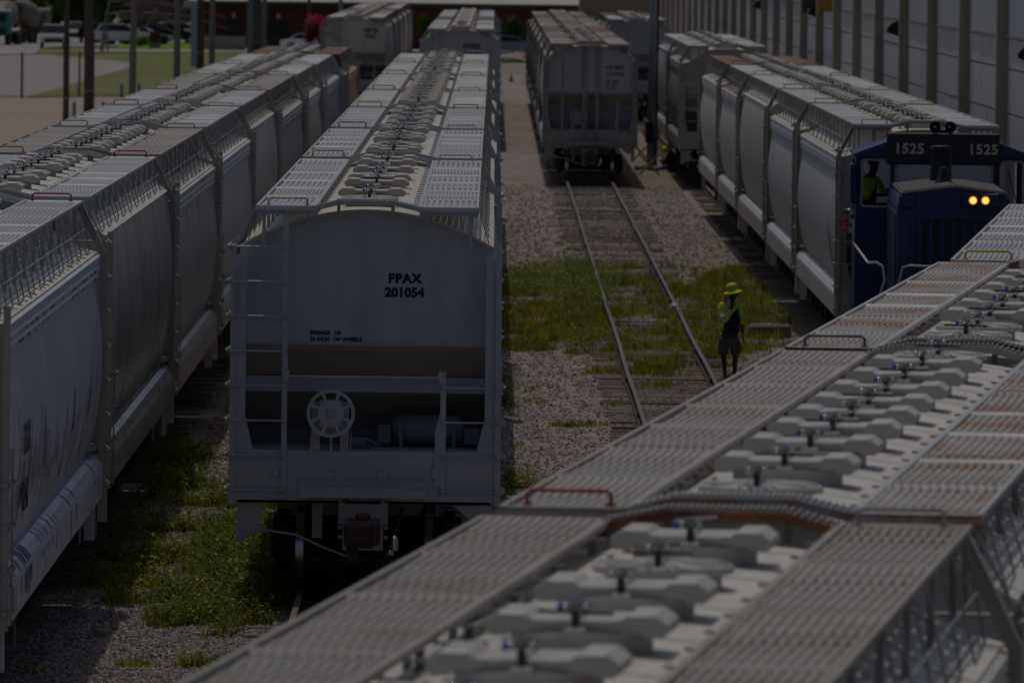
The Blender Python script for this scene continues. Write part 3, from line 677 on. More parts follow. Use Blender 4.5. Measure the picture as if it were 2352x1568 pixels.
# rust runs on the eaves
def rust(parts, n, seed, lips=True, runs=True, sides=(1,)):
    r_ = random.Random(seed); mb = MB()
    for s in sides:
        for k in range(n):
            y = -9.6+19.2*(k+.5)/n+r_.uniform(-.25, .25); w_ = r_.uniform(.05, .16); L_ = r_.uniform(.05, .15)
            a = 1.30-r_.uniform(0, .35)*(r_.random() < .4 and runs)
            pr2 = [(s*x, z+.018) for x, z in [(1.47, roofz('b', 1.47)), (1.47-L_*.6, roofz('b', 1.47-L_*.6)), (1.47-L_, roofz('b', 1.47-L_))]]
            mb.add([(pr2[0][0], y-w_, pr2[0][1]), (pr2[0][0], y+w_*.8, pr2[0][1]), (pr2[1][0], y+w_*.35, pr2[1][1]), (pr2[2][0], y+.05+w_*.5, pr2[2][1]), (pr2[1][0], y-w_*.3, pr2[1][1])], [(0, 1, 2, 3, 4)])
            if runs and r_.random() < .6:
                x0 = r_.uniform(.95, 1.25); x1 = x0+r_.uniform(.12, .3); mb.add([(s*x0, y, roofz('b', x0)+.016), (s*x0, y+.04, roofz('b', x0)+.016), (s*x1, y+.25, roofz('b', x1)+.016), (s*x1, y+.12, roofz('b', x1)+.016)], [(0, 1, 2, 3)])
            if lips and r_.random() < .8:
                for xz, hz in ((1.549, 3.825), (1.539, 3.73)):
                    yy = y+r_.uniform(-.5, .5); h = r_.uniform(.008, .026); q = r_.uniform(.05, .42); mb.add([(s*xz, yy-q, hz-h*.4), (s*xz, yy+q*.6, hz-h), (s*xz, yy+q, hz+h*.3), (s*xz, yy-q*.5, hz+h*.6)], [(0, 1, 2, 3)])
    tag(link('rust_stain', mb.mesh('rust_stain'), 'rust_stain', parts['root']), kind='stuff')
rust(LC[0], 22, 1, True, False); rust(LC[2], 44, 2, False, True); rust(LC[5], 40, 3, True, True); rust(T2C[3], 40, 4, True, True, (-1,)); rust(T2C[0], 9, 5, False, False, (-1,))
# dark streaks on the side of the car behind the locomotive
mb = MB(); r_ = random.Random(9)
for k in range(26):
    y = -6.2+r_.gauss(0, .42); zt = r_.uniform(2.2, 2.9); L_ = r_.uniform(.3, 1.0); w_ = r_.uniform(.012, .04)
    zs = [zt-L_*t for t in (0, .33, .66, 1)]; zs = [max(1.75, z) for z in zs]
    mb.loft([[(-(sx(z)+.013), y+yy*(1-i*.25), z) for i, z in enumerate(zs)] for yy in (w_, -w_)])
tag(link('soot_streaks', mb.mesh('soot_streaks'), 'soot', T2C[0]['root']), kind='stuff')
# orange strap on the corner post of the same car
mb = MB(); mb.loft([[(1.64, -10.05+yy, 1.78), (1.66, -9.95+yy, 1.5), (1.645, -9.85+yy, .9)] for yy in (-.03, .03)]); link('strap', mb.mesh('strap'), 'strap_orange', LC[0]['root'])
# ------------------------------------------------------------ setting
GZ = -.25
def gmat():
    m = bpy.data.materials.new('ground'); m.use_nodes = True; t = m.node_tree; N, L = t.nodes, t.links; b = N['Principled BSDF']
    b.inputs['Roughness'].default_value = .95; b.inputs['Specular IOR Level'].default_value = .2
    tc = N.new('ShaderNodeTexCoord'); at_ = N.new('ShaderNodeAttribute'); at_.attribute_name = 'cover'
    sep = N.new('ShaderNodeSeparateColor'); L.new(at_.outputs['Color'], sep.inputs[0])
    def noise_(s, d=4):
        n = N.new('ShaderNodeTexNoise'); n.inputs['Scale'].default_value = s; n.inputs['Detail'].default_value = d; L.new(tc.outputs['Object'], n.inputs['Vector']); return n.outputs['Fac']
    def rmp(f, a, c_):
        r = N.new('ShaderNodeMapRange'); L.new(f, r.inputs[0]); r.inputs[1].default_value = a; r.inputs[2].default_value = c_; return r.outputs[0]
    def mix(f, a, c_):
        x = N.new('ShaderNodeMix'); x.data_type = 'RGBA'; L.new(f, x.inputs[0])
        for i, q in ((6, a), (7, c_)):
            if isinstance(q, tuple): x.inputs[i].default_value = (*q, 1)
            else: L.new(q, x.inputs[i])
        return x.outputs[2]
    v = N.new('ShaderNodeTexVoronoi'); v.inputs['Scale'].default_value = 17; L.new(tc.outputs['Object'], v.inputs['Vector'])
    sv = N.new('ShaderNodeSeparateColor'); L.new(v.outputs['Color'], sv.inputs[0])
    g = mix(sv.outputs[0], (.265, .22, .21), (.535, .46, .435)); g = mix(rmp(sv.outputs[1], .82, .9), g, (.12, .115, .12))
    g = mix(rmp(noise_(.55), .38, .66), g, mix(sv.outputs[2], (.35, .29, .275), (.53, .455, .43)))
    g = mix(sep.outputs[2], g, mix(sv.outputs[1], (.18, .15, .138), (.34, .29, .265)))       # B: track bed, darker stone
    gr = mix(rmp(noise_(2.2, 6), .35, .65), (.165, .18, .03), (.31, .27, .09))
    g = mix(sep.outputs[0], g, gr)                                                          # R: short grass
    g = mix(rmp(sep.outputs[1], 0, 1), g, (.52, .455, .43))
    g = mix(rmp(noise_(2.6, 8), .36, .60), mix(rmp(noise_(9, 4), .3, .7), (.16, .14, .125), g), g)                                    # G: fine dusty stone
    L.new(g, b.inputs['Base Color'])
    bp = N.new('ShaderNodeBump'); bp.inputs['Strength'].default_value = .9; bp.inputs['Distance'].default_value = .03; L.new(v.outputs['Distance'], bp.inputs['Height']); bp.invert = True
    L.new(bp.outputs[0], b.inputs['Normal']); MAT['ground'] = m
gmat()
def nse(x, y, s, o=0): return noise.noise(Vector((x*s+o, y*s-o, o*.7)))
def ell(x, y, cx, cy, rx, ry):                # 1 at the centre, 0 at the rim
    return 1-math.sqrt(((x-cx)/rx)**2+((y-cy)/ry)**2)
def gp(px, py): p = at(px, py, GZ); return p.x, p.y
PT = []                                      # (centre x, y, rx, ry, strength, weediness)
def patch(px0, px1, py0, py1, s=1, wd=0):
    a = gp((px0+px1)/2, py1); b = gp((px0+px1)/2, py0); cy = (a[1]+b[1])/2
    q0, q1 = aty(px0, (py0+py1)/2, cy).x, aty(px1, (py0+py1)/2, cy).x
    PT.append(((q0+q1)/2, cy, (q1-q0)/2*1.1, (b[1]-a[1])/2*1.1, s, wd))
patch(1150, 1300, 628, 690, 1, 1); patch(1240, 1420, 625, 720, 1, 1); patch(1145, 1420, 700, 795, 1.2, 0); patch(1265, 1400, 768, 808, 1, 1); patch(1150, 1240, 640, 700, 1, 1)
patch(1380, 1560, 640, 800, .5, 0); patch(1400, 1600, 730, 850, .5, 0); patch(1540, 1900, 640, 740, .6, 0); patch(1560, 1720, 720, 860, .65, .2); patch(1290, 1420, 430, 500, .5, 0); patch(1380, 1520, 530, 600, .45, 0); patch(1560, 1700, 480, 560, .5, 0); patch(1600, 1760, 600, 640, .55, 0); patch(1300, 1440, 560, 620, .4, 0); patch(1100, 1215, 418, 438, 1, 0)
patch(1250, 1660, 395, 440, .75, 0); patch(1140, 1240, 228, 246, .8, 0); patch(1330, 1460, 500, 545, .45, 0); patch(1600, 1800, 560, 640, .4, 0); patch(1420, 1560, 440, 500, .3, 0); patch(1140, 1170, 870, 960, 1, 1); patch(1130, 1215, 1105, 1160, 1, 1)
patch(1700, 1860, 480, 600, .35, 0); patch(1690, 1760, 690, 800, .6, 0); patch(1750, 1900, 690, 760, .8, .4)
patch(360, 530, 790, 1060, 1, 1); patch(250, 480, 900, 1250, .9, 1); patch(270, 420, 1150, 1370, .75, .6); patch(440, 640, 1130, 1330, 1.1, .6); patch(330, 640, 1320, 1420, 1, .7); patch(560, 900, 1330, 1440, 1, .8)
patch(340, 470, 1400, 1460, .7, .5); patch(300, 420, 1370, 1400, .5, .5); patch(180, 330, 1290, 1370, .5, .3); patch(480, 640, 1380, 1480, .7, .6); patch(420, 530, 1460, 1540, .6, .4)
def cover(x, y):
    g = w_ = 0
    for cx, cy, rx, ry, s, wd in PT:
        if abs(x-cx) < rx*1.3 and abs(y-cy) < ry*1.3:
            v_ = ell(x, y, cx, cy, rx*1.3, ry*1.3)*1.9
            if v_ > 0:
                v_ = min(1, v_)*s
                if v_ > g: g = v_; w_ = wd
    if x < -2: g -= .14
    n1 = nse(x, y, .8, 3)+.5*nse(x, y, 2.6, 9)
    g = max(0, min(1, (g-.72)*1.3+nse(x, y, .45, 33)*1.2+n1*3.0+nse(x, y, 5, 2)*1.5)) if g > 0 else max(0, min(1, (n1-(.36 if abs(x-X1) < 3.2 and y > 140 else .5))*1.5))
    return g, w_
def grid(name, xs, ys, zf):
    nx, ny = len(xs), len(ys)
    vs = [(x, y, zf(x, y)) for y in ys for x in xs]
    fs = [(j*nx+i, j*nx+i+1, (j+1)*nx+i+1, (j+1)*nx+i) for j in range(ny-1) for i in range(nx-1)]
    me = bpy.data.meshes.new(name); me.from_pydata(vs, [], fs); me.update()
    ca = me.color_attributes.new('cover', 'FLOAT_COLOR', 'POINT'); cl = []
    tracks = [X0, XL, X1, X2]
    for x, y, z in vs:
        g, _ = cover(x, y)
        b_ = max([max(0, min(1, (1.55-abs(x-tx))*1.6)) for tx in tracks])*(.85+.3*nse(x, y, 1.3, 5))*(1 if y < 170 else .8)
        if tracks[3]-3 < x < tracks[3]+2.4: b_ = max(b_, .5)
        f_ = max(0, min(1, nse(x, y, .12, 20)*1.6)*.6) if 1.0 < x < 6.0 and y > 140 and b_ < .1 else 0
        cl += [g*.75, f_, b_, 1]
    ca.data.foreach_set('color', cl); return me
def gz(x, y):
    t = min(abs(x-q) for q in (X0, XL, X1, X2)); return GZ+(.035 if t < 1.35 else .035*max(0, 1-(t-1.35)/.5))+.02*nse(x, y, .9, 1)
xs = [-9+.28*i for i in range(88)]; ys = [60+.5*i for i in range(560)]
ys = [y for y in ys if y < 160]+[160+1.2*i for i in range(330)]
tag(link('ground', grid('ground', xs, ys, gz), 'ground'), kind='structure')
mat('earth', (.26, .22, .18), rough=.95, var=.15, vscale=.05)
mb = MB(); mb.add([(-2500, -60, -.36), (2500, -60, -.36), (2500, 5000, -.36), (-2500, 5000, -.36)], [(0, 1, 2, 3)])
tag(link('terrain', mb.mesh('terrain'), 'earth'), kind='structure')
def sheet(name, pts, z, m, kind='structure', thick=.12):
    q = [at(x, y, z) for x, y in pts]; n = len(q)
    vs = [(p_.x, p_.y, z) for p_ in q]+[(p_.x, p_.y, z-thick) for p_ in q]
    mb = MB(); mb.add(vs, [tuple(range(n))]+[(i, n+i, n+(i+1) % n, (i+1) % n) for i in range(n)])
    me = mb.mesh(name); return tag(link(name, me, m), kind=kind)
mat('concrete', (.34, .315, .29), rough=.9, var=.08, vscale=.06, dirt=.3, dscale=(.02, .1, 1), dcol=(.24, .22, .2))
mat('concrete_tan', (.36, .28, .23), rough=.9, var=.12, vscale=.08)
mat('lawn', (.155, .16, .035), rough=.95, var=.5, vscale=.3)
mat('lawn_bright', (.13, .24, .02), rough=.95, var=.2, vscale=.12)
mat('sidewalk', (.50, .48, .46), rough=.9, var=.06)
mat('asphalt', (.20, .19, .18), rough=.9, var=.1, vscale=.05)
sheet('yard_road', [(-260, 760), (-260, 218), (560, 222), (300, 330), (180, 470), (40, 760)], -.25, 'concrete_tan')
sheet('lawn', [(63, 223), (80, 200), (90, 111), (560, 104), (900, 104), (900, 210), (400, 219)], -.21, 'lawn')
sheet('driveway', [(-260, 219), (-260, 122), (80, 122), (147, 131), (215, 135), (297, 143.5), (318, 149), (297, 155), (217, 179), (159, 195), (102, 212), (63, 221)], -.20, 'concrete')
sheet('road', [(-400, 108), (-400, 60), (1500, 66), (1500, 104), (600, 104), (250, 106), (110, 108), (75, 124), (-400, 124)], -.24, 'concrete')
sheet('sidewalk', [(215, 118), (215, 114.5), (1300, 114), (1300, 117.5)], -.17, 'sidewalk')
sheet('lawn_strip', [(262, 113), (285, 100), (420, 98), (620, 103), (700, 113)], -.16, 'lawn_bright')

# ------------------------------------------------------------ tracks
mat('rail_side', (.085, .05, .038), rough=.85, var=.3, vscale=3)
mat('rail_top', (.15, .15, .165), rough=.6, metal=.5, var=.15, vscale=2)
mat('rail_top_rusty', (.24, .19, .17), rough=.5, metal=.5, var=.2, vscale=2)
mat('tie_wood', (.19, .145, .125), rough=.95, var=.35, vscale=3, stretch=(.4, 6, 1))
def m_rail(a, b, x):
    mb = MB(); p = [(-.07, -.17), (.07, -.17), (.07, -.155), (.012, -.13), (.012, -.045), (.036, -.035), (.036, -.004), (.03, 0), (-.03, 0), (-.036, -.004), (-.036, -.035), (-.012, -.045), (-.012, -.13), (-.07, -.155)]
    n = len(p); ys = [a]
    while ys[-1] < b: ys.append(min(b, ys[-1]+5.95))
    rr = random.Random(int(x*100)); dx = [rr.uniform(-.012, .012) for _ in ys]
    rows = [[(x+dx[i]+q, y, z) for q, z in p] for i, y in enumerate(ys)]; vs = [v for r_ in rows for v in r_]
    for j in range(len(ys)-1):
        for k in range(n):
            mb.mt(1 if k in (6, 7, 8) else 0); o = len(mb.v)
            mb.add([rows[j][k], rows[j][(k+1) % n], rows[j+1][(k+1) % n], rows[j+1][k]], [(0, 1, 2, 3)])
    mb.mt(0)
    for i, y in enumerate(ys):
        if i % 2 == 0:
            for s in (-1, 1): mb.cbox((x+dx[i]+s*.03, y, -.09), (.035, .9, .09), .008)
    return mb.mesh('rail')
tie_me = MB(); tie_me.cbox((0, 0, -.262), (2.6, .23, .16), .015); tie_me = tie_me.mesh('tie')
def track(x, a, b, label, loc=(0, 0, 0), rz=0, top='rail_top_rusty', step=.56, vis=None):
    r = empty('railway_track', loc, rz); tag(r, label, 'railway track', 'railway tracks')
    for s in (-.755, .755): link('rail', m_rail(a, b, x+s), ['rail_side', top], r)
    ys = []; y = a+.3
    while y < b: ys.append(y); y += step
    ys.sort(key=lambda q: abs(q-(vis if vis else a))); rr = random.Random(int(abs(x*10)))
    for q in ys[:96]:
        o = link('tie', tie_me, 'tie_wood', r, loc=(x+rr.uniform(-.05, .05), q+rr.uniform(-.04, .04), rr.uniform(-.045, .008)+(.004 if q < 175 else -.03-.045*rr.random())), rz=rr.uniform(-.015, .015))
    mb = MB()
    for q in ys[96:]:
        o = rr.uniform(-.05, .05); mb.box(x+o-1.3, x+o+1.3, q-.115, q+.115, -.34, -.188+rr.uniform(-.045, .008))
    if mb.v: tag(link('ties', mb.mesh('ties'), 'tie_wood', r), kind='stuff')
track(X0, 70, 520, 'track under the lettered grey hopper car', vis=96)
track(XL, 60, 520, 'track under the left-hand string of hoppers', vis=90)
track(X1, 60, 520, 'empty rusty track beside the standing worker', top='rail_top', vis=150)
track(X2, 100, 480, 'track under the blue locomotive beside the white wall', vis=180)
lf = mid.dot(uF)
track(0, -60, 150, 'diverging track under the blurred string in front', loc=mid, rz=-AF, vis=0)

# ------------------------------------------------------------ stones, grass and weeds
rg = np.random.default_rng(4)
mats_s = ['stone_pale', 'stone_pink', 'stone_dark']
mat('stone_pale', (.42, .37, .34), rough=.9, var=.2, vscale=9); mat('stone_pink', (.33, .25, .225), rough=.9, var=.2, vscale=9); mat('stone_dark', (.13, .13, .14), rough=.85, var=.3, vscale=9)
def stones(n, x0, x1, y0, y1, lo, hi):
    base = np.array([(1, 0, 0), (-1, 0, 0), (0, 1, 0), (0, -1, 0), (0, 0, 1), (0, 0, -1)], float)
    tri = [(0, 2, 4), (2, 1, 4), (1, 3, 4), (3, 0, 4), (2, 0, 5), (1, 2, 5), (3, 1, 5), (0, 3, 5)]
    V = []; F = []; Mi = []
    for k in range(n):
        x, y = rg.uniform(x0, x1), y0+(y1-y0)*rg.random()**1.3
        if cover(x, y)[0] > .6: continue
        r = rg.uniform(lo, hi); a = rg.uniform(0, 6.28); q = base*r*rg.uniform(.6, 1.25, (6, 3))*np.array((1, 1, .75))+rg.normal(0, r*.15, (6, 3))
        c_, s_ = math.cos(a), math.sin(a); o = len(V)
        for p_ in q: V.append((x+p_[0]*c_-p_[1]*s_, y+p_[0]*s_+p_[1]*c_, gz(x, y)+p_[2]+r*.3))
        F += [tuple(i+o for i in t_) for t_ in tri]; m_ = rg.choice([0, 1, 2], p=[.4, .45, .15]); Mi += [int(m_)]*8
    me = bpy.data.meshes.new('ballast_stones'); me.from_pydata(V, [], F); me.polygons.foreach_set('material_index', Mi); me.update(); return me
tag(link('ballast_stones', stones(24000, -5.2, -2.2, 84, 118, .014, .038), mats_s), 'loose pale and pinkish ballast between the left-hand string and the lettered car', 'ballast', kind='stuff')
tag(link('ballast_stones', stones(26000, -.3, 5.6, 98, 175, .014, .036), mats_s), 'loose ballast and rubble around the empty track', 'ballast', kind='stuff')
tag(link('ballast_stones', stones(16000, -.1, 6.3, 172, 290, .02, .05), mats_s), 'scattered stones on the far lane beside the rusty hopper end', 'ballast', kind='stuff')
tag(link('ballast_stones', stones(7000, -4.6, -2.9, 116, 170, .02, .045), mats_s), 'stones in the narrow gap farther back between the left and centre strings', 'ballast', kind='stuff')
mat('grass_dry', (.34, .29, .14), rough=.8, var=.3, vscale=3); foliage('grass_green', (.17, .215, .03)); foliage('grass_yellow', (.42, .40, .05)); foliage('weed', (.13, .19, .025), .4)
def grass(n, x0, x1, y0, y1, hmin, hmax, weeds=.3, thr=.25):
    V = []; F = []; Mi = []; k = 0
    for _ in range(n):
        x, y = rg.uniform(x0, x1), y0+(y1-y0)*rg.random()**1.25
        g, wd = cover(x, y)
        if g < thr or rg.random() > g**1.3: continue
        z = gz(x, y); wdy = rg.random() < wd*weeds*2
        nb = 9 if wdy else 5; hh = rg.uniform(hmin, hmax)*(.6+.8*g)*(1.5 if wdy else 1)
        if rg.random() < .02: hh *= 2.2
        mi = 3 if wdy and rg.random() < .7 else int(rg.choice([0, 1, 2], p=[.38, .46, .16]))
        for b_ in range(nb):
            a = rg.uniform(0, 6.28); o = len(V); bx, by = x+rg.normal(0, .05), y+rg.normal(0, .05)
            if wdy:                                  # a leaf on a stem
                s_ = rg.uniform(.018, .04); t_ = rg.random(); cx, cy, cz = bx+rg.normal(0, .07), by+rg.normal(0, .07), z+hh*t_
                dx, dy, dz = s_*math.cos(a), s_*math.sin(a), s_*rg.uniform(-.5, .9)
                V += [(cx-dx, cy-dy, cz-dz), (cx+dy*.6, cy-dx*.6, cz), (cx+dx, cy+dy, cz+dz), (cx-dy*.6, cy+dx*.6, cz)]; F.append((o, o+1, o+2, o+3)); Mi.append(mi)
            else:
                wv = rg.uniform(.006, .012); ln = rg.normal(0, .35); lx, ly = hh*ln*math.cos(a+1), hh*ln*math.sin(a+1); h2 = hh*rg.uniform(.5, 1)
                V += [(bx-wv, by, z), (bx+wv, by, z), (bx+lx*.4+wv*.6, by+ly*.4, z+h2*.6), (bx+lx, by+ly, z+h2), (bx+lx*.4-wv*.6, by+ly*.4, z+h2*.6)]; F.append((o, o+1, o+2, o+3, o+4)); Mi.append(mi)
    me = bpy.data.meshes.new('grass'); me.from_pydata(V, [], F); me.polygons.foreach_set('material_index', Mi); me.update(); return me
gm = ['grass_green', 'grass_yellow', 'grass_dry', 'weed']
tag(link('grass', grass(90000, -5.0, -.2, 86, 135, .06, .18, .5), gm), 'weeds and grass tufts growing between the left-hand string and the lettered car', 'grass', kind='stuff')
tag(link('grass', grass(120000, -.3, 6.4, 100, 215, .07, .19, .6), gm), 'grass and weeds growing through the ballast around the empty track', 'grass', kind='stuff')
# ------------------------------------------------------------ locomotive
mat('loco_blue', (.004, .028, .10), rough=.42, var=.25, vscale=1.5, dirt=.3, dcol=(.03, .03, .035))
mat('loco_dark', (.014, .016, .022), rough=.5, var=.2)
mat('loco_roof', (.13, .11, .115), rough=.6, var=.3, vscale=3)
mat('white_rail', (.62, .60, .55), rough=.5, rust=.2)
mat('gasket', (.42, .43, .44), rough=.4)
mat('cab_inside', (.42, .50, .46), rough=.7)
mat('number_white', (.55, .53, .48), rough=.5, var=.05)
mat('lens_red', (.55, .01, .02), rough=.15, var=.02); mat('lens_green', (.01, .12, .06), rough=.15, var=.02); mat('lamp_body', (.5, .5, .5), rough=.3, var=.05)
mat('headlight', (1, .8, .4), emit=((1, .47, .09), 8), var=.01); mat('headlight_rim', (1, .5, .1), rough=.3, emit=((1, .20, .01), 4), var=.01)
mat('glass', (.97, 1, 1), rough=.0, alpha=1.0, var=.001)
def cells(mb, xs, zs, y0, y1, skip, dx=0):
    for i in range(len(xs)-1):
        for j in range(len(zs)-1):
            if (i, j) not in skip: mb.box(xs[i], xs[i+1], y0, y1, zs[j], zs[j+1])
def rrect(x0, x1, z0, z1, r, y, n=4):
    q = []
    for cx, cz, a0 in ((x1-r, z1-r, 0), (x0+r, z1-r, 90), (x0+r, z0+r, 180), (x1-r, z0+r, 270)):
        q += [(cx+r*math.cos(R(a0+90*k/n)), y, cz+r*math.sin(R(a0+90*k/n))) for k in range(n+1)]
    return q+[q[0]]
lo = empty('switcher_locomotive', (7.78, 142, 0), R(-1.0)); tag(lo, 'dark blue locomotive numbered 1525 with two lit headlights', 'locomotive')
mb = MB()
hp = [(-.96, 1.5), (-.96, 3.40), (-.93, 3.56), (-.82, 3.64), (0, 3.76), (.82, 3.64), (.93, 3.56), (.96, 3.40), (.96, 1.5)]
mb.mt(0).prism([(x, z) for x, z in hp[:4]]+[(0, 3.76)]+[(x, z) for x, z in hp[5:]], 'y', 2.2, 8.2)
mb.mt(1).prism([(-.90, 3.655), (0, 3.775), (.90, 3.655), (.90, 3.625), (0, 3.745), (-.90, 3.625)], 'y', 2.15, 8.1)
for k in range(16): 
    y = 2.4+k*.36
    for s in (-1, 1): mb.tube([(s*.88, y, 3.67), (s*.02, y, 3.785)], .012, 4)
for k in range(10):
    for s in (-1, 1): mb.mt(0).box(min(s*.96, s*.985), max(s*.96, s*.985), 2.6+k*.52, 3.0+k*.52, 1.8, 3.3)
link('hood', mb.mesh('hood'), ['loco_blue', 'loco_roof'], lo)
mb = MB(); mb.mt(0).box(-.66, .66, -.03, -.003, 1.6, 3.22)
for k in range(7): mb.mt(1).box(-.62+k*.19, -.55+k*.19, -.07, -.03, 1.62, 3.18)
for k in range(30): mb.mt(0).box(-.62, .62, -.045, -.03, 1.65+k*.052, 1.665+k*.052)
mb.mt(1).box(-.72, .72, -.05, -.003, 3.22, 3.27).box(-.72, -.66, -.05, -.003, 1.6, 3.22).box(.66, .72, -.05, -.003, 1.6, 3.22)
link('radiator_grille', mb.mesh('radiator_grille'), ['loco_dark', 'loco_blue'], lo, loc=(0, 2.2, 0))
mb = MB(); mb.cbox((.44, -.04, 3.50), (.66, .08, .26), .03); mb.cbox((-.80, -.03, 3.46), (.28, .06, .24), .03); link('headlight_housing', mb.mesh('headlight_housing'), 'loco_blue', lo, loc=(0, 2.2, .04))
for x in (.31, .52):
    mb = MB(); mb.mt(0).lathe([(.0005, -.10), (.048, -.097), (.052, -.092)], (x, 0, 3.50), 'y', 20, False); mb.mt(1).lathe([(.052, -.092), (.074, -.08)], (x, 0, 3.50), 'y', 20, False); mb.mt(2).lathe([(.070, -.08), (.08, -.10), (.085, -.08), (.085, 0)], (x, 0, 3.50), 'y', 20, False)
    link('headlight', mb.mesh('headlight'), ['headlight', 'headlight_rim', 'loco_dark'], lo, loc=(0, 2.2, .04))
mb = MB(); mb.lathe([(.20, 3.70), (.185, 3.95), (.18, 4.28), (.19, 4.30), (.19, 4.36), (.15, 4.37)], (-.10, 6.2, 0), 'z', 16); link('exhaust_stack', mb.mesh('exhaust_stack'), 'loco_dark', lo)
mb = MB(); mb.lathe([(.16, 3.72), (.17, 3.76), (.12, 3.82), (.085, 3.92), (.08, 4.0), (.05, 4.04)], (-.10, 4.6, 0), 'z', 16); link('bell', mb.mesh('bell'), 'loco_dark', lo)
# cab with real window openings
mb = MB(); F0, F1 = 8.2, 8.26
xs_ = [-1.52, -1.42, -.93, -.82, -.04, .14, .88, 1.02, 1.42, 1.52]; zs_ = [1.5, 3.24, 3.66, 4.06, 4.13]
sk = {(1, 1), (1, 2), (3, 2), (5, 2), (7, 1), (7, 2)}
cells(mb, xs_, zs_, F0, F1, sk); cells(mb, xs_, zs_, 10.7, 10.76, {(i, j) for i in range(1, 8) for j in (1, 2)})
for s in (-1, 1):
    a = min(s*1.52, s*1.46); b_ = max(s*1.52, s*1.46)
    for (y0, y1, z0, z1) in ((8.26, 10.7, 1.5, 3.25), (8.26, 8.45, 3.25, 4.13), (10.5, 10.7, 3.25, 4.13), (8.45, 10.5, 4.02, 4.13)): mb.box(a, b_, y0, y1, z0, z1)
rf = [(-1.56, 4.13), (-1.56, 4.17), (-.88, 4.42), (.88, 4.42), (1.56, 4.17), (1.56, 4.13)]
mb.prism(rf, 'y', 8.08, 10.85)
mb.mt(1).box(-1.45, 1.45, 8.3, 10.65, 1.6, 1.7).box(-.95, .95, 8.18, 8.197, 3.52, 3.60)
mb.mt(0).box(-1.0, 1.0, 7.95, 8.2, 3.50, 3.56)
mb.mt(0).box(-1.62, -1.53, 8.0, 8.9, 3.3, 3.98)
cabo = link('cab', mb.mesh('cab'), ['loco_blue', 'cab_inside'], lo)
mb = MB(); mb.cbox((0, 8.1, 4.27), (1.98, .35, .56), .02); link('number_board', mb.mesh('number_board'), 'loco_dark', lo)
for x in (-.86, .44):
    me = text_mesh('1525', .245, .008, .003, 1.1); link('road_number', me, 'number_white', lo, loc=(x, 7.915, 4.19))
for (x0, x1, z0, z1) in ((-1.42, -.93, 3.24, 4.06), (-.82, -.04, 3.66, 4.06), (.14, .88, 3.66, 4.06), (1.02, 1.42, 3.24, 4.06)):
    mb = MB(); mb.mt(0).tube(rrect(x0, x1, z0, z1, .07, 8.185), .024, 6, False); mb.mt(1).box(x0, x1, 8.225, 8.231, z0, z1)
    link('window', mb.mesh('window'), ['gasket', 'glass'], lo)
mb = MB()
for x in (-.13, .13): mb.lathe([(.02, .2), (.03, -.05), (.05, -.18), (.105, -.26), (.095, -.26), (.03, -.1)], (x-.02, 8.0, 4.66), 'y', 16, False)
mb.cbox((-.02, 8.05, 4.58), (.36, .08, .08), .02); link('horn', mb.mesh('horn'), 'loco_dark', lo)
for z, lm in ((3.14, 'lens_green'), (2.98, 'lens_red'), (2.82, 'lens_red')):
    mb = MB(); mb.mt(0).lathe([(.06, -.02), (.065, -.10)], (-1.53, 8.3, z), 'x', 12); mb.mt(1).lathe([(.055, -.10), (.05, -.20), (.02, -.23)], (-1.53, 8.3, z), 'x', 12); link('marker_lamp', mb.mesh('marker_lamp'), ['lamp_body', lm], lo)
mb = MB(); mb.box(-1.5, 1.5, -1.6, 11.9, 1.28, 1.42); mb.box(-1.5, 1.5, -1.65, -1.6, .9, 1.5); mb.box(-.9, .9, .2, 10.5, .9, 1.28); mb.box(-1.3, 1.3, 3.2, 6.6, .45, 1.25)
for y in (.5, 9.5): mb.mt(1).cbox((0, y, .55), (2.2, 2.4, .4), .08)
link('frame', mb.mesh('frame'), ['loco_blue', 'iron_dark'], lo)
for y in (-.2, 1.9, 8.3, 10.4): link('wheelset', M(m_wheels), ['iron_dark', 'tread'], lo, loc=(0, y, 0))
mb = MB()
for s in (-1, 1):
    mb.tube([(s*1.02, .6, 1.45), (s*1.0, .4, 2.1), (s*.92, .2, 2.46), (s*.80, .1, 2.50), (s*.30, -.4, 2.50)], .02, 7)
    mb.tube([(s*1.42, .5, 1.45), (s*1.36, .4, 1.75), (s*1.22, .2, 2.25), (s*1.26, .2, 2.48), (s*1.36, .2, 2.54), (s*1.50, .3, 2.53), (s*1.55, 1.2, 2.6), (s*1.55, 8.1, 2.6), (s*1.55, 8.1, 3.0)], .022, 7)
link('hand_rail', mb.mesh('hand_rail'), 'white_rail', lo)
for a_, b_ in (((-1.3, 8.15, 4.05), (-1.05, 8.12, 3.5)), ((1.15, 8.15, 3.9), (1.35, 8.12, 3.2))):
    mb = MB(); mb.tube([a_, b_], .008, 4); link('wiper', mb.mesh('wiper'), 'rubber', lo)

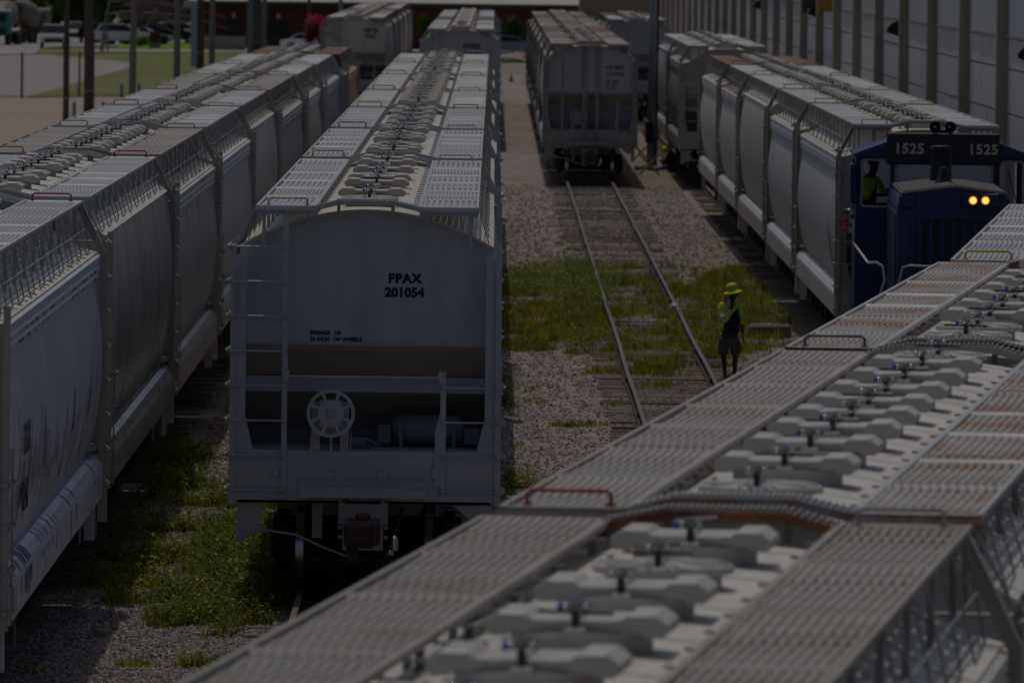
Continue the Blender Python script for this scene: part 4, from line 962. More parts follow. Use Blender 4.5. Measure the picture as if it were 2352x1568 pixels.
# ------------------------------------------------------------ people
mat('skin_dark', (.055, .03, .022), rough=.5, var=.1); mat('hivis', (.55, .80, .005), rough=.7, var=.1, vscale=8); mat('hivis_orange', (.85, .20, .02), rough=.7); mat('reflective', (.42, .46, .48), rough=.3, var=.08)
mat('cloth_black', (.012, .012, .016), rough=.9, var=.2); mat('shorts_grey', (.085, .085, .10), rough=.9, var=.15, vscale=6); mat('glove', (.35, .37, .38), rough=.9); mat('sock', (.12, .13, .14), rough=.9); mat('towel', (.36, .38, .42), rough=.9, var=.25, vscale=25)
def skin(name, pts, edges, mats, parent=None, sub=2, root=0):
    me = bpy.data.meshes.new(name); me.from_pydata([p_[:3] for p_ in pts], edges, []); o = bpy.data.objects.new(name, me); col.objects.link(o)
    o.modifiers.new('s', 'SKIN'); lay = me.skin_vertices[0] if me.skin_vertices else None
    if lay is None:
        bm_ = __import__('bmesh').new(); bm_.from_mesh(me); bm_.verts.layers.skin.verify(); bm_.to_mesh(me); bm_.free(); lay = me.skin_vertices[0]
    for i, p_ in enumerate(pts): r = p_[3]; lay.data[i].radius = (r, p_[4] if len(p_) > 4 else r); lay.data[i].use_root = (i == root)
    m2 = o.modifiers.new('u', 'SUBSURF'); m2.levels = sub; m2.render_levels = sub
    dg = bpy.context.evaluated_depsgraph_get(); out = bpy.data.meshes.new_from_object(o.evaluated_get(dg)); out.name = name
    for p_ in out.polygons: p_.use_smooth = True
    bpy.data.objects.remove(o); out.materials.clear(); return link(name, out, mats, parent)
def hand(mb_pts, mb_e, i0, wrist, d, side, s=1.0):      # palm + five fingers as chains rooted in the palm
    w_ = Vector(wrist); d = Vector(d).normalized(); side = Vector(side).normalized()
    pal = w_+d*.07*s; mb_pts.append((*pal, .030*s, .018*s)); mb_e.append((i0, len(mb_pts)-1)); pi_ = len(mb_pts)-1
    nrm = d.cross(side)
    for k, (o, l) in enumerate(((-.030, .070), (-.010, .078), (.010, .072), (.028, .058))):
        a = pal+side*o*s+d*.025*s; b_ = a+d*l*.55*s+nrm*.008; c_ = b_+d*l*.42*s+nrm*.022
        n_ = len(mb_pts); mb_pts += [(*a, .0095*s), (*b_, .0085*s), (*c_, .007*s)]; mb_e += [(pi_, n_), (n_, n_+1), (n_+1, n_+2)]
    a = w_+d*.035*s-side*.035*s; b_ = a+d*.035*s-side*.018*s; n_ = len(mb_pts); mb_pts += [(*a, .011*s), (*b_, .009*s)]; mb_e += [(pi_, n_), (n_, n_+1)]
fp_ = at(1674, 871, -.2)
man = empty('person', (fp_.x, fp_.y, -.2)); tag(man, 'person standing by the empty track in yellow sun hat, yellow jacket and dark shorts', 'person')
S = [(0, 0, .80, .13, .10), (.0, 0, .95, .145, .10), (.005, 0, 1.15, .15, .105), (.01, 0, 1.34, .13, .09), (.03, -.005, 1.44, .055), (.05, -.01, 1.52, .07, .075), (.055, -.01, 1.60, .085, .09), (.05, -.01, 1.67, .07, .08)]
E = [(i, i+1) for i in range(7)]
def leg(x, kx, ax, y=0):
    n_ = len(S); S.extend([(x, y, .72, .085), (kx, y-.02, .46, .058), (kx+.005*1, y+.012, .33, .052), (ax, y, .10, .035), (ax+.01, y-.03, .045, .035), (ax+.05, y-.13, .035, .032, .028)])
    E.extend([(0, n_)]+[(n_+i, n_+i+1) for i in range(5)])
leg(-.10, -.10, -.075); leg(.10, .11, .095, .03)
n_ = len(S); S += [(-.15, -.01, 1.37, .06), (-.16, -.06, 1.22, .05), (-.10, -.15, 1.10, .042), (-.02, -.19, 1.24, .036), (.045, -.16, 1.37, .028)]; E += [(3, n_)]+[(n_+i, n_+i+1) for i in range(4)]
hand(S, E, n_+4, (.045, -.16, 1.37), (.12, .25, 1), (1, 0, 0))
n_ = len(S); S += [(.175, 0, 1.36, .06), (.205, 0, 1.20, .05), (.225, -.01, 1.08, .042), (.24, -.05, .93, .034), (.245, -.07, .87, .028)]; E += [(3, n_)]+[(n_+i, n_+i+1) for i in range(4)]
hand(S, E, n_+4, (.245, -.07, .87), (.0, -.15, -1), (.3, 1, 0))
skin('body', S, E, 'skin_dark', man)
# face: nose, ears, eyes, mouth (looking to the right)
mb = MB(); mb.mt(0).ball((.142, -.03, 1.575), .016, 8, (1.2, .8, 1)).ball((.035, -.10, 1.58), .022, 8, (.6, .4, 1.1)).cbox((.132, -.035, 1.53), (.02, .05, .016), .005)
mb.mt(1).ball((.125, -.062, 1.605), .010, 6).ball((.136, .0, 1.605), .010, 6)
link('face', mb.mesh('face'), ['skin_dark', 'cloth_black'], man)
# jacket, sleeves, shorts, hat
J = [(-.01, .01, .84, .185, .135), (0, .005, 1.0, .175, .13), (.0, .0, 1.18, .175, .13), (.01, 0, 1.33, .15, .115), (.02, 0, 1.42, .075, .08)]; JE = [(i, i+1) for i in range(4)]
n_ = len(J); J += [(-.15, -.01, 1.37, .078), (-.17, -.06, 1.22, .078), (-.10, -.16, 1.09, .075), (-.03, -.195, 1.22, .058), (.015, -.18, 1.31, .050)]; JE += [(3, n_)]+[(n_+i, n_+i+1) for i in range(4)]
n_ = len(J); J += [(.17, 0, 1.36, .075), (.20, 0, 1.22, .066), (.222, -.01, 1.08, .060), (.235, -.03, 1.0, .05)]; JE += [(3, n_)]+[(n_+i, n_+i+1) for i in range(3)]
skin('jacket', J, JE, 'hivis', man)
mb = MB()
def ring(c_, ax, r, w2, m_, sq=1):                # a short band around a limb
    ax = Vector(ax).normalized(); a = ax.orthogonal().normalized(); b_ = ax.cross(a); rows = []
    for t in (-w2, w2): rows.append([tuple(Vector(c_)+ax*t+(a*math.cos(2*PI*k/18)+b_*math.sin(2*PI*k/18)*sq)*r) for k in range(18)])
    mb.mt(m_).loft(rows, True, True)
ring((-.165, -.035, 1.27), (.0, -.25, -1), .083, .024, 0); ring((-.135, -.12, 1.13), (.4, -.7, -.6), .086, .024, 0); ring((-.07, -.175, 1.15), (.5, -.3, 1), .077, .026, 0); ring((-.02, -.19, 1.25), (.5, -.3, 1), .062, .022, 0)
ring((.215, -.005, 1.13), (.1, 0, -1), .068, .024, 0)
mb.mt(0).loft([[(.185*math.cos(a)-.005, .138*math.sin(a), z) for a in [2*PI*k/28 for k in range(28)]] for z in (1.04, 1.10)], True, True)
mb.loft([[(.10+.03*t, -.118+.01*t, 1.20+.18*t) for t in (0, .5, 1)], [(.135+.03*t, -.10+.01*t, 1.20+.18*t) for t in (0, .5, 1)]])
link('reflective_tape', mb.mesh('reflective_tape'), 'reflective', man)
V_ = [(.035, -.085, .82, .175, .11), (.035, -.085, .98, .175, .11), (.06, -.09, 1.12, .15, .10), (.11, -.10, 1.22, .075, .06), (.09, -.08, 1.34, .028, .03)]; skin('bib', V_, [(i, i+1) for i in range(4)], 'cloth_black', man)
Sh = [(0, 0, .83, .18, .13), (0, 0, .76, .165, .13)]; SE = [(0, 1)]
for x, y in ((-.11, 0), (.115, .02)):
    n_ = len(Sh); Sh += [(x, y, .66, .105), (x*1.02, y, .54, .112), (x*1.03, y, .44, .118)]; SE += [(1, n_), (n_, n_+1), (n_+1, n_+2)]
skin('shorts', Sh, SE, 'shorts_grey', man)
mb = MB()
def hatp(r, z, a): return (.035+r*math.cos(a)*1.02-(z-1.66)*.15, -.01+r*math.sin(a), z+r*math.cos(a)*.22+ (.012*math.sin(2*a+1) if r > .12 else 0))
A_ = [2*PI*k/28 for k in range(28)]
prof = [(.001, 1.785), (.05, 1.78), (.085, 1.758), (.098, 1.72)]; mb.mt(0).loft([[hatp(r, z, a) for a in A_] for r, z in prof], True, True)
mb.mt(1).loft([[hatp(r, z, a) for a in A_] for r, z in [(.098, 1.72), (.101, 1.70)]], True, True); mb.mt(2).loft([[hatp(r, z, a) for a in A_] for r, z in [(.101, 1.70), (.102, 1.685)]], True, True); mb.mt(1).loft([[hatp(r, z, a) for a in A_] for r, z in [(.102, 1.685), (.103, 1.66)]], True, True)
mb.mt(0).loft([[hatp(r, z, a) for a in A_] for r, z in [(.103, 1.66), (.108, 1.64), (.15, 1.615), (.175, 1.60), (.172, 1.592), (.14, 1.605)]], True, True)
link('sun_hat', mb.mesh('sun_hat'), ['hivis', 'hivis_orange', 'reflective'], man)
skin('neck_cape', [(-.05, .02, 1.54, .045), (-.09, .01, 1.46, .06, .05), (-.14, .0, 1.40, .055, .06)], [(0, 1), (1, 2)], 'hivis_orange', man)
skin('towel', [(-.01, -.10, 1.50, .035), (-.03, -.13, 1.42, .045), (-.01, -.16, 1.34, .035)], [(0, 1), (1, 2)], 'towel', man)
for x, y in ((-.075, 0), (.095, .03)):
    skin('sock', [(x, y, .15, .042), (x+.005, y, .09, .045)], [(0, 1)], 'sock', man, 1)
    skin('shoe', [(x, y+.03, .045, .045), (x+.02, y-.05, .042, .046), (x+.06, y-.16, .032, .038, .03)], [(0, 1), (1, 2)], 'cloth_black', man, 1)
G_ = [(.24, -.06, .90, .035)]; GE = []; hand(G_, GE, 0, (.243, -.065, .88), (0, -.15, -1), (.3, 1, 0), 1.25); skin('glove', G_, GE, 'glove', man)
# driver seated in the cab
dv = empty('person', (6.66, 151.3, 2.68)); tag(dv, 'person in a yellow high-visibility shirt seated in the locomotive cab window', 'person')
D = [(-.02, 0, .55, .15, .13), (.0, 0, .80, .17, .14), (.03, -.01, 1.0, .14, .11), (.07, -.02, 1.10, .055), (.10, -.03, 1.19, .075, .085), (.105, -.03, 1.27, .09, .095), (.10, -.03, 1.33, .07, .08)]; DE = [(i, i+1) for i in range(6)]
for s in (-1, 1):
    n_ = len(D); D += [(.03+s*.13, -.04, 1.0, .055), (.10+s*.15, -.14, .80, .045), (.24+s*.10, -.20, .74, .035), (.30+s*.08, -.22, .74, .028)]; DE += [(2, n_), (n_, n_+1), (n_+1, n_+2), (n_+2, n_+3)]; hand(D, DE, n_+3, (.30+s*.08, -.22, .74), (1, -.1, -.1), (0, 1, 0))
    n_ = len(D); D += [(s*.10, -.1, .50, .09), (.15+s*.12, -.35, .48, .07), (.15+s*.12, -.38, .10, .05), (.17+s*.12, -.48, .0, .04)]; DE += [(0, n_), (n_, n_+1), (n_+1, n_+2), (n_+2, n_+3)]
skin('body', D, DE, 'skin_dark', dv)
D2 = [(-.03, 0, .58, .19, .15), (-.01, 0, .80, .20, .16), (.03, -.01, .98, .165, .13)]; E2 = [(0, 1), (1, 2)]
for s in (-1, 1): n_ = len(D2); D2 += [(.03+s*.14, -.04, 1.0, .075), (.10+s*.16, -.14, .80, .068), (.20+s*.12, -.19, .75, .05)]; E2 += [(2, n_), (n_, n_+1), (n_+1, n_+2)]
skin('shirt', D2, E2, 'hivis', dv)
mb = MB(); mb.loft([[(-.03+.02*0+.20*math.cos(a), .165*math.sin(a), z) for a in A_] for z in (.64, .69)], True, True); mb.loft([[(-.13+.02*t, -.165+.03*t, .62+.36*t) for t in (0, .5, 1)], [(-.09+.02*t, -.175+.03*t, .62+.36*t) for t in (0, .5, 1)]]); link('reflective_tape', mb.mesh('reflective_tape'), 'reflective', dv)
mb = MB(); mb.lathe([(.105, 1.285), (.10, 1.32), (.06, 1.35), (.001, 1.36)], (.095, -.03, 0), 'z', 16, False).cbox((.185, -.04, 1.30), (.05, .10, .012), .004); link('cap', mb.mesh('cap'), 'cloth_black', dv)
mb = MB(); mb.cbox((-.05, .15, .35), (.5, .45, .10), .03).cbox((-.22, .15, .7), (.08, .4, .6), .03).box(-.07, .03, .1, .2, -.85, .3); tag(link('seat', mb.mesh('seat'), 'cloth_black', None, loc=(6.66, 151.3, 2.68)), 'black operator seat under the person in the locomotive cab', 'seat')
# crouching worker
cp = at(1541, 393, -.2); cw = empty('person', (cp.x, cp.y, -.2)); tag(cw, 'person crouching by the hose in dark clothes with a bright green hood', 'person')
C_ = [(.12, .05, .32, .14), (.03, .0, .52, .15), (-.06, -.04, .66, .12), (-.12, -.05, .72, .055), (-.16, -.06, .78, .085), (-.17, -.06, .84, .08)]; CE = [(i, i+1) for i in range(5)]
for s in (-1, 1):
    n_ = len(C_); C_ += [(-.05, -.05+s*.14, .66, .055), (-.16, -.08+s*.16, .44, .045), (-.25, -.10+s*.08, .26, .035), (-.27, -.10+s*.08, .20, .03)]; CE += [(2, n_), (n_, n_+1), (n_+1, n_+2), (n_+2, n_+3)]; hand(C_, CE, n_+3, (-.27, -.10+s*.08, .20), (-.2, 0, -1), (0, 1, 0))
    n_ = len(C_); C_ += [(.08, s*.13, .30, .09), (-.14, s*.16, .36, .07), (.04, s*.15, .10, .05), (-.08, s*.15, .04, .045)]; CE += [(0, n_), (n_, n_+1), (n_+1, n_+2), (n_+2, n_+3)]
skin('body', C_, CE, 'cloth_black', cw)
skin('hood', [(-.10, -.08, .66, .21), (-.20, -.10, .80, .20), (-.22, -.10, .92, .15)], [(0, 1), (1, 2)], 'hivis', cw)
skin('hand', [(-.27, -.02, .20, .035), (-.28, -.02, .13, .03)], [(0, 1)], 'glove', cw, 1)
# ------------------------------------------------------------ things between the tracks
mat('hose_blue', (.16, .24, .42), rough=.5); mat('stand_yellow', (.55, .40, .02), rough=.5, rust=.3); mat('cone_orange', (.75, .12, .03), rough=.6); mat('white_plastic', (.42, .42, .42), rough=.5); mat('block', (.25, .22, .20), rough=.95, var=.2)
h0, h1 = at(1462, 388, -.15), at(1560, 386, -.15)
mb = MB(); n = 24; mb.tube([(h0.x+(h1.x-h0.x)*t, h0.y+(h1.y-h0.y)*t+.25*math.sin(t*7), -.13+.03*math.sin(t*11)) for t in [i/n for i in range(n+1)]], .095, 10); tag(link('hose', mb.mesh('hose'), 'hose_blue'), 'thick blue hose lying on the ground between the two tracks', 'hose')
for (px, py, w_, lab) in ((1472, 372, .8, 'yellow crossed stand beside the rusty car end'), (1491, 402, .8, 'yellow crossed stand in front of the steel pole and blue hose')):
    p_ = at(px, py, -.2); st = empty('crossed_stand', (p_.x, p_.y, -.2), R(12)); tag(st, lab, 'stand', 'yellow crossed stands')
    for s in (-1, 1):
        mb = MB(); mb.prism([(-s*w_/2, 0), (-s*w_/2+.09*s, 0), (s*w_/2, .72), (s*w_/2-.09*s, .72)], 'y', -.03+s*.035, .03+s*.035); link('leg', mb.mesh('leg'), 'stand_yellow', st)
    mb = MB(); mb.tube([(0, -.1, .36), (0, .35, .36)], .035, 8); link('axle', mb.mesh('axle'), 'stand_yellow', st)
p_ = at(1174, 188, -.2); cn = empty('traffic_cone', (p_.x, p_.y, -.22)); tag(cn, 'small orange traffic cone on the gravel between the strings', 'traffic cone')
mb = MB(); mb.lathe([(.15, .03), (.10, .22), (.03, .50), (.02, .51)], (0, 0, 0), 'z', 16); link('cone', mb.mesh('cone'), 'cone_orange', cn)
mb = MB(); mb.cbox((0, 0, .015), (.36, .36, .03), .01); link('base', mb.mesh('base'), 'cone_orange', cn)
def rock(name, c_, dims, m_, seed, n=2):
    me = bpy.data.meshes.new(name); b_ = __import__('bmesh').new(); __import__('bmesh').ops.create_icosphere(b_, subdivisions=n, radius=1)
    for v in b_.verts:
        k = 1+.28*noise.noise(v.co*1.7+Vector((seed, 0, 0)))+.1*noise.noise(v.co*5); v.co = Vector((v.co.x*dims[0]*k, v.co.y*dims[1]*k, v.co.z*dims[2]*k))
    b_.to_mesh(me); b_.free(); o = link(name, me, m_, None, loc=c_); return o
p_ = at(1768, 772, -.2); mb = MB(); mb.cbox((0, 0, .12), (.85, .35, .30), .05); tag(link('concrete_block', mb.mesh('concrete_block'), 'block', None, (p_.x, p_.y, -.22), .2), 'long weathered concrete block lying right of the standing person', 'concrete block')
p_ = at(1722, 792, -.2); tag(rock('rock', (p_.x, p_.y, -.2), (.16, .14, .10), 'stone_pale', 2), 'pale rock in the grass right of the standing person', 'rock')
p_ = at(1549, 722, -.2); tag(rock('plastic_bag', (p_.x, p_.y, -.08), (.12, .12, .13), 'white_plastic', 5, 3), 'crumpled white plastic bag against the right rail', 'litter')
p_ = at(1521, 737, -.2); tag(rock('cloth_rag', (p_.x, p_.y, -.19), (.30, .28, .03), 'stone_pale', 8, 3), 'pale flat rag lying between the rails', 'litter')
p_ = at(1620, 735, -.2)
for i, (px, py, s_, lab) in enumerate(((1383, 520, .09, 'white scrap between the rails, nearer the camera of two'), (1411, 455, .10, 'white scrap between the rails, farther from the camera'), (1690, 868, .10, 'white scrap by the feet of the standing person'), (1545, 1000, .0, ''))):
    if s_: p_ = at(px, py, -.2); tag(rock('paper_scrap', (p_.x, p_.y, -.17), (s_, s_*.8, s_*.4), 'white_plastic', 11+i), lab, 'litter')
# steel poles
mat('galv', (.30, .31, .34), rough=.5, rust=.25); mat('pole_wood', (.115, .085, .065), rough=.95, var=.3, vscale=2, stretch=(4, 4, .5)); mat('pole_pale', (.24, .22, .20), rough=.95, var=.3, vscale=2, stretch=(4, 4, .5)); mat('pole_blue', (.20, .24, .28), rough=.7)
def pole(name, px, py, wpx, hgt, m_, label, cat, group, lean=0, extra=None, z=-.25):
    p_ = at(px, py, z); r = wpx/FPX*p_.y/2; e = empty(name, (p_.x, p_.y, z)); tag(e, label, cat, group)
    rr = random.Random(px); mb = MB(); k = 9
    mb.tube([(lean*t*hgt+rr.uniform(-.02, .02)*(0 < t < 1), 0, -.1+(hgt+.1)*t) for t in [i/k for i in range(k+1)]], [r*(1.06-.22*i/k) for i in range(k+1)], 12); link('shaft', mb.mesh('shaft'), m_, e)
    if extra: extra(e, r, hgt)
    return e
def steelx(e, r, h):
    mb = MB(); mb.cbox((0, 0, .03), (r*3.6, r*3.6, .06), .01); mb.cbox((-r*.6, -r*1.3, 1.3), (.30, .2, .8), .03); mb.tube([(r*1.05, -r*.5, 0), (r*1.05, -r*.5, h*.9)], .035, 6); link('fittings', mb.mesh('fittings'), 'iron_dark', e)
pole('steel_pole', 1496, 384, 21, 12, 'galv', 'tall rusty steel pole beside the blue hose', 'pole', 'steel poles', .004, steelx)
pole('steel_pole', 1372, 100, 20, 14, 'galv', 'dark steel pole rising behind the rusty roofed row', 'pole', 'steel poles', 0, steelx)
def cross(e, r, h):
    mb = MB(); mb.cbox((0, -r, h-.8), (2.4, .1, .12), .01); link('crossarm', mb.mesh('crossarm'), 'pole_wood', e)
    mb = MB()
    for x in (-1, -.4, .4, 1): mb.lathe([(.04, h-.74), (.06, h-.68), (.03, h-.58)], (x, -r, 0), 'z', 8)
    link('insulators', mb.mesh('insulators'), 'iron_dark', e)
    mb = MB(); mb.tube([(r*1.1, -.02, .2), (r*1.05, -.02, h*.35)], .03, 5); mb.cbox((0, -r*1.02, 1.1), (r*1.9, .03, .12), .004); link('conduit', mb.mesh('conduit'), 'pole_blue', e)
PG = 'utility poles in the left background'
for px, py, w_, m_, lab, ln in ((150, 281, 13, 'pole_wood', 'slim dark wooden pole, leftmost of the poles', .006), (203, 262, 22, 'pole_wood', 'thick wooden pole with a black band, second from the left', 0), (303, 223, 15, 'pole_pale', 'pale leaning wooden pole behind the left-hand string', .010),
        (405, 183, 14, 'pole_pale', 'pale wooden pole behind the left string, just left of the white square column', .004), (459, 160, 16, 'pole_wood', 'dark wooden pole right of the white square column', 0), (486, 149, 12, 'pole_pale', 'thin pale pole in front of the tan planter wall', .004),
        (589, 128, 20, 'pole_wood', 'thick dark pole beside the blue-grey conduit', 0), (574, 126, 12, 'pole_blue', 'blue-grey pole left of the thick dark pole', 0), (606, 125, 11, 'pole_pale', 'pale pole left of the wide dark doorway', .003), (709, 122, 7, 'pole_wood', 'thin dark pole before the pink flowering shrub', 0), (781, 118, 9, 'pole_blue', 'blue-grey thin pole right of the pink flowering shrub', 0)):
    pole('utility_pole', px, py, w_, 11, m_, lab, 'utility pole', PG, ln, cross)
# white square column
p_ = at(445, 153, -.25); e = empty('square_column', (p_.x, p_.y, -.25)); tag(e, 'tall white square column with a bracket at its top', 'column'); mat('white_blue', (.40, .43, .48), rough=.6)
mb = MB(); mb.cbox((0, 0, 2.2), (.40, .4, 4.4), .02); link('column', mb.mesh('column'), 'white_blue', e); mb = MB(); mb.cbox((-.3, 0, 4.2), (.85, .42, .45), .03); link('bracket', mb.mesh('bracket'), 'white_blue', e)
# bollards and fence
for px, py, lab in ((170, 272, 'grey bollard between the two leftmost poles'), (237, 272, 'grey bollard just right of the thick banded pole'), (279, 224, 'grey bollard left of the pale leaning pole'), (319, 224, 'grey bollard right of the pale leaning pole')):
    p_ = at(px, py, -.22); mb = MB(); mb.lathe([(.085, -.05), (.085, .70), (.06, .75), (.001, .765)], (0, 0, 0), 'z', 12, False); tag(link('bollard', mb.mesh('bollard'), 'pole_blue', None, (p_.x, p_.y, -.22)), lab, 'bollard', 'steel bollards along the lawn edge')
p_ = at(177, 222, -.22); mb = MB(); mb.cbox((0, 0, .35), (.09, .03, .75), .005); tag(link('marker_stake', mb.mesh('marker_stake'), 'white_rail', None, (p_.x, p_.y, -.22)), 'thin white stake at the lawn edge beside a fence post', 'stake')
a = at(50, 225, -.25); b_ = at(182, 221, -.25); e = empty('chain_link_fence', (a.x, a.y, -.25)); tag(e, 'thin grey chain-link fence along the driveway', 'fence'); dx, dy = b_.x-a.x, b_.y-a.y
mat('wire', (.22, .21, .20), rough=.5, metal=.5)
for k in range(-2, 3):
    mb = MB(); mb.tube([(dx*k, dy*k, 0), (dx*k, dy*k, 2.3)], .07 if k == 0 else .06, 8); mb.ball((dx*k, dy*k, 2.33), .07, 8); link('post', mb.mesh('post'), 'pole_pale', e)
mb = MB(); mb.tube([(dx*-2, dy*-2, 2.28), (dx*2, dy*2, 2.28)], .03, 6); link('top_rail', mb.mesh('top_rail'), 'pole_pale', e)
mb = MB()
for k in range(110):
    for s in (-1, 1):
        t0 = -2+4*k/110
        t1 = min(2, max(-2, t0+s*.72)); mb.tube([(dx*t0, dy*t0, .02), (dx*t1, dy*t1, .02+2.24*abs(t1-t0)/.72)], .0025, 3, False)
link('wire_mesh', mb.mesh('wire_mesh'), 'wire', e)

# ------------------------------------------------------------ foliage
foliage('leaf_dark', (.045, .08, .016), .4, .7, .3); foliage('leaf_mid', (.08, .14, .024), .4, .7, .4); foliage('leaf_yellow', (.28, .38, .02), .3, 2); foliage('petal_pink', (.75, .06, .20), .3, 2); mat('petal_white', (.5, .5, .42), rough=.6); mat('bark', (.12, .09, .07), rough=.95, var=.3)
def crown(n, rx, ry, rz_, cz, leaf, seed, mats, blobs=9, pick=None):
    g = np.random.default_rng(seed); V = []; F = []; Mi = []
    cs = [(g.uniform(-.6, .6)*rx, g.uniform(-.6, .6)*ry, cz+g.uniform(-.6, .65)*rz_, g.uniform(.32, .55)) for _ in range(blobs)]
    for i in range(n):
        c_ = cs[int(g.integers(len(cs)))]; d_ = g.normal(0, 1, 3); d_ /= np.linalg.norm(d_); q = c_[3]*g.uniform(.55, 1.05)
        p0 = np.array((c_[0]+d_[0]*rx*q, c_[1]+d_[1]*ry*q, c_[2]+d_[2]*rz_*q)); a = g.normal(0, 1, 3); a /= np.linalg.norm(a); b2 = np.cross(a, d_+g.normal(0, .4, 3)); b2 /= np.linalg.norm(b2)+1e-6; s = leaf*g.uniform(.6, 1.3)
        o = len(V); V += [tuple(p0-a*s), tuple(p0+b2*s*.55), tuple(p0+a*s), tuple(p0-b2*s*.55)]; F.append((o, o+1, o+2, o+3)); Mi.append(pick(g, d_) if pick else int(g.random() < .4))
    me = bpy.data.meshes.new('crown'); me.from_pydata(V, [], F); me.polygons.foreach_set('material_index', Mi); me.update(); return me
def tree(name, loc, h, r, label, cat='tree', group=None, mats=('leaf_dark', 'leaf_mid'), n=5000, seed=1, trunk=.25, pick=None, leaf=.16):
    e = empty(name, loc); tag(e, label, cat, group); link('crown', crown(n, r, r*.8, h*.48, h*.50, leaf, seed, mats, 11, pick), list(mats), e)
    mb = MB(); mb.tube([(0, 0, -.1), (.05, 0, h*.25), (-.05, .05, h*.5)], [trunk, trunk*.7, trunk*.3], 8); rr = random.Random(seed)
    for k in range(5): a = rr.uniform(0, 6.28); mb.tube([(0, 0, h*(.2+.05*k)), (r*.3*math.cos(a), r*.3*math.sin(a), h*.5), (r*.6*math.cos(a), r*.6*math.sin(a), h*(.6+.05*k))], [trunk*.45, trunk*.3, trunk*.1], 5)
    link('trunk', mb.mesh('trunk'), 'bark', e); return e
TL_ = ['dark leafy tree at the top left corner, behind the mixer trucks', 'yellow-green lit tree second from the left, above the green tank', 'dense tree above the white pickup truck', 'dark tree behind the two leftmost poles', 'very dark tree behind the parked white cars', 'dark tree at the left end of the far brick building']
for i, px in enumerate((-10, 62, 128, 190, 255, 318)):
    p_ = aty(px, 60, 790+12*(i % 3)); tree('broadleaf_tree', (p_.x, p_.y, -.3), 5.2+.4*(i % 3), 2.3, TL_[i], 'tree', 'trees behind the parked vehicles', ('leaf_dark', 'leaf_mid') if i != 1 else ('leaf_mid', 'leaf_yellow'), 7000, 20+i, leaf=.22)
for i, px in enumerate((-60, 30, 100, 160, 225, 290)):
    p_ = aty(px, 60, 850); tree('broadleaf_tree', (p_.x, p_.y, -.3), 6.5, 3.6, ['far backdrop tree beyond the left edge of the photo', 'far backdrop tree showing between the mixer trucks', 'far backdrop tree behind the green tank', 'far backdrop tree behind the pickup roof', 'far backdrop tree over the white vans', 'far backdrop tree touching the brick building'][i], 'tree', 'trees behind the parked vehicles', ('leaf_dark', 'leaf_mid'), 6000, 40+i, leaf=.3)
p_ = aty(733, 90, 655); tree('flowering_shrub', (p_.x, p_.y, -.3), 3.4, 1.25, 'shrub covered in pink flowers before the brick wall', 'shrub', None, ('petal_pink', 'leaf_mid'), 2600, 3, trunk=.08, pick=lambda g, d_: int(g.random() < (.25 if d_[2] > -.1 else .85)), leaf=.10)
p_ = aty(1178, 90, 684); tree('bush', (p_.x, p_.y, -.3), 3.1, 1.35, 'round dark bush with small white flowers between the two strings', 'shrub', None, ('leaf_dark', 'leaf_mid', 'petal_white'), 4000, 5, trunk=.08, pick=lambda g, d_: int(g.choice([0, 1, 2], p=[.55, .4, .05])), leaf=.10)
p_ = aty(990, 90, 684); tree('bush', (p_.x, p_.y, -.3), 3.3, 1.1, 'dark bush seen between the two pale far car ends', 'shrub', None, ('leaf_dark', 'leaf_mid'), 3000, 6, trunk=.08, leaf=.10)
p_ = at(330, 110, -.2); tree('bush', (p_.x, p_.y, -.25), 1.0, .75, 'small yellow-green shrub on the bright lawn strip', 'shrub', None, ('leaf_yellow', 'leaf_mid'), 700, 8, trunk=.04, leaf=.09)
# bare tree with drooping branches
p_ = at(233, 120, -.25); e = empty('bare_tree', (p_.x, p_.y, -.25)); tag(e, 'leaning bare tree with pale drooping branches', 'tree')
mb = MB(); mb.tube([(0, 0, 0), (.2, 0, 1.6), (.45, 0, 3.2), (.8, 0, 5)], [.16, .13, .10, .07], 8); mb.tube([(.5, 0, 0), (.45, 0, 1.2), (.6, 0, 2.6), (.5, 0, 3.6)], [.08, .07, .05, .04], 6); link('trunk', mb.mesh('trunk'), 'pole_pale', e)
rr = random.Random(12); mb = MB()
for k in range(26):
    x0, z0 = rr.uniform(.2, 3.5), rr.uniform(2.4, 4.4); L_ = rr.uniform(3, 7.5); dr = rr.uniform(.8, 2.4); mb.tube([(x0+L_*t, rr.uniform(-.2, .2), z0+.5*t-dr*t*t+rr.uniform(-.06, .06)) for t in [i/6 for i in range(7)]], [.03*(1-.1*i) for i in range(7)], 4, False)
link('branches', mb.mesh('branches'), 'pole_pale', e)

# ------------------------------------------------------------ buildings
mat('brick_red', (.13, .035, .032), rough=.9, var=.25, vscale=4, bump=.01, bscale=20); mat('stone_tan', (.26, .22, .185), rough=.95, var=.2, vscale=3); mat('fascia_teal', (.02, .07, .065), rough=.6); mat('roof_pale', (.52, .47, .40), rough=.6, var=.06, dirt=.2, dscale=(1, .2, 1)); mat('dark_glass', (.012, .014, .018), rough=.08, var=.1)
YB = 690.; sxB = YB/FPX
def bx_(px): return aty(px, 60, YB).x
e = empty('brick_building', (0, YB, -.3)); tag(e, 'long low red brick building with a pale metal roof and dark openings', 'building')
xa, xb = bx_(446), bx_(1345)
doors = [(bx_(521), bx_(553), .95, 2.35), (bx_(614), bx_(665), .3, 2.3)]
mb = MB(); xs_ = [xa]+[v for d_ in doors for v in d_[:2]]+[xb]
for i in range(len(xs_)-1):
    if i % 2 == 0: mb.box(xs_[i], xs_[i+1], 0, .3, 0, 3.6)
    else:
        d_ = doors[i//2]; mb.box(xs_[i], xs_[i+1], 0, .3, d_[3], 3.6); mb.box(xs_[i], xs_[i+1], 0, .3, 0, d_[2])
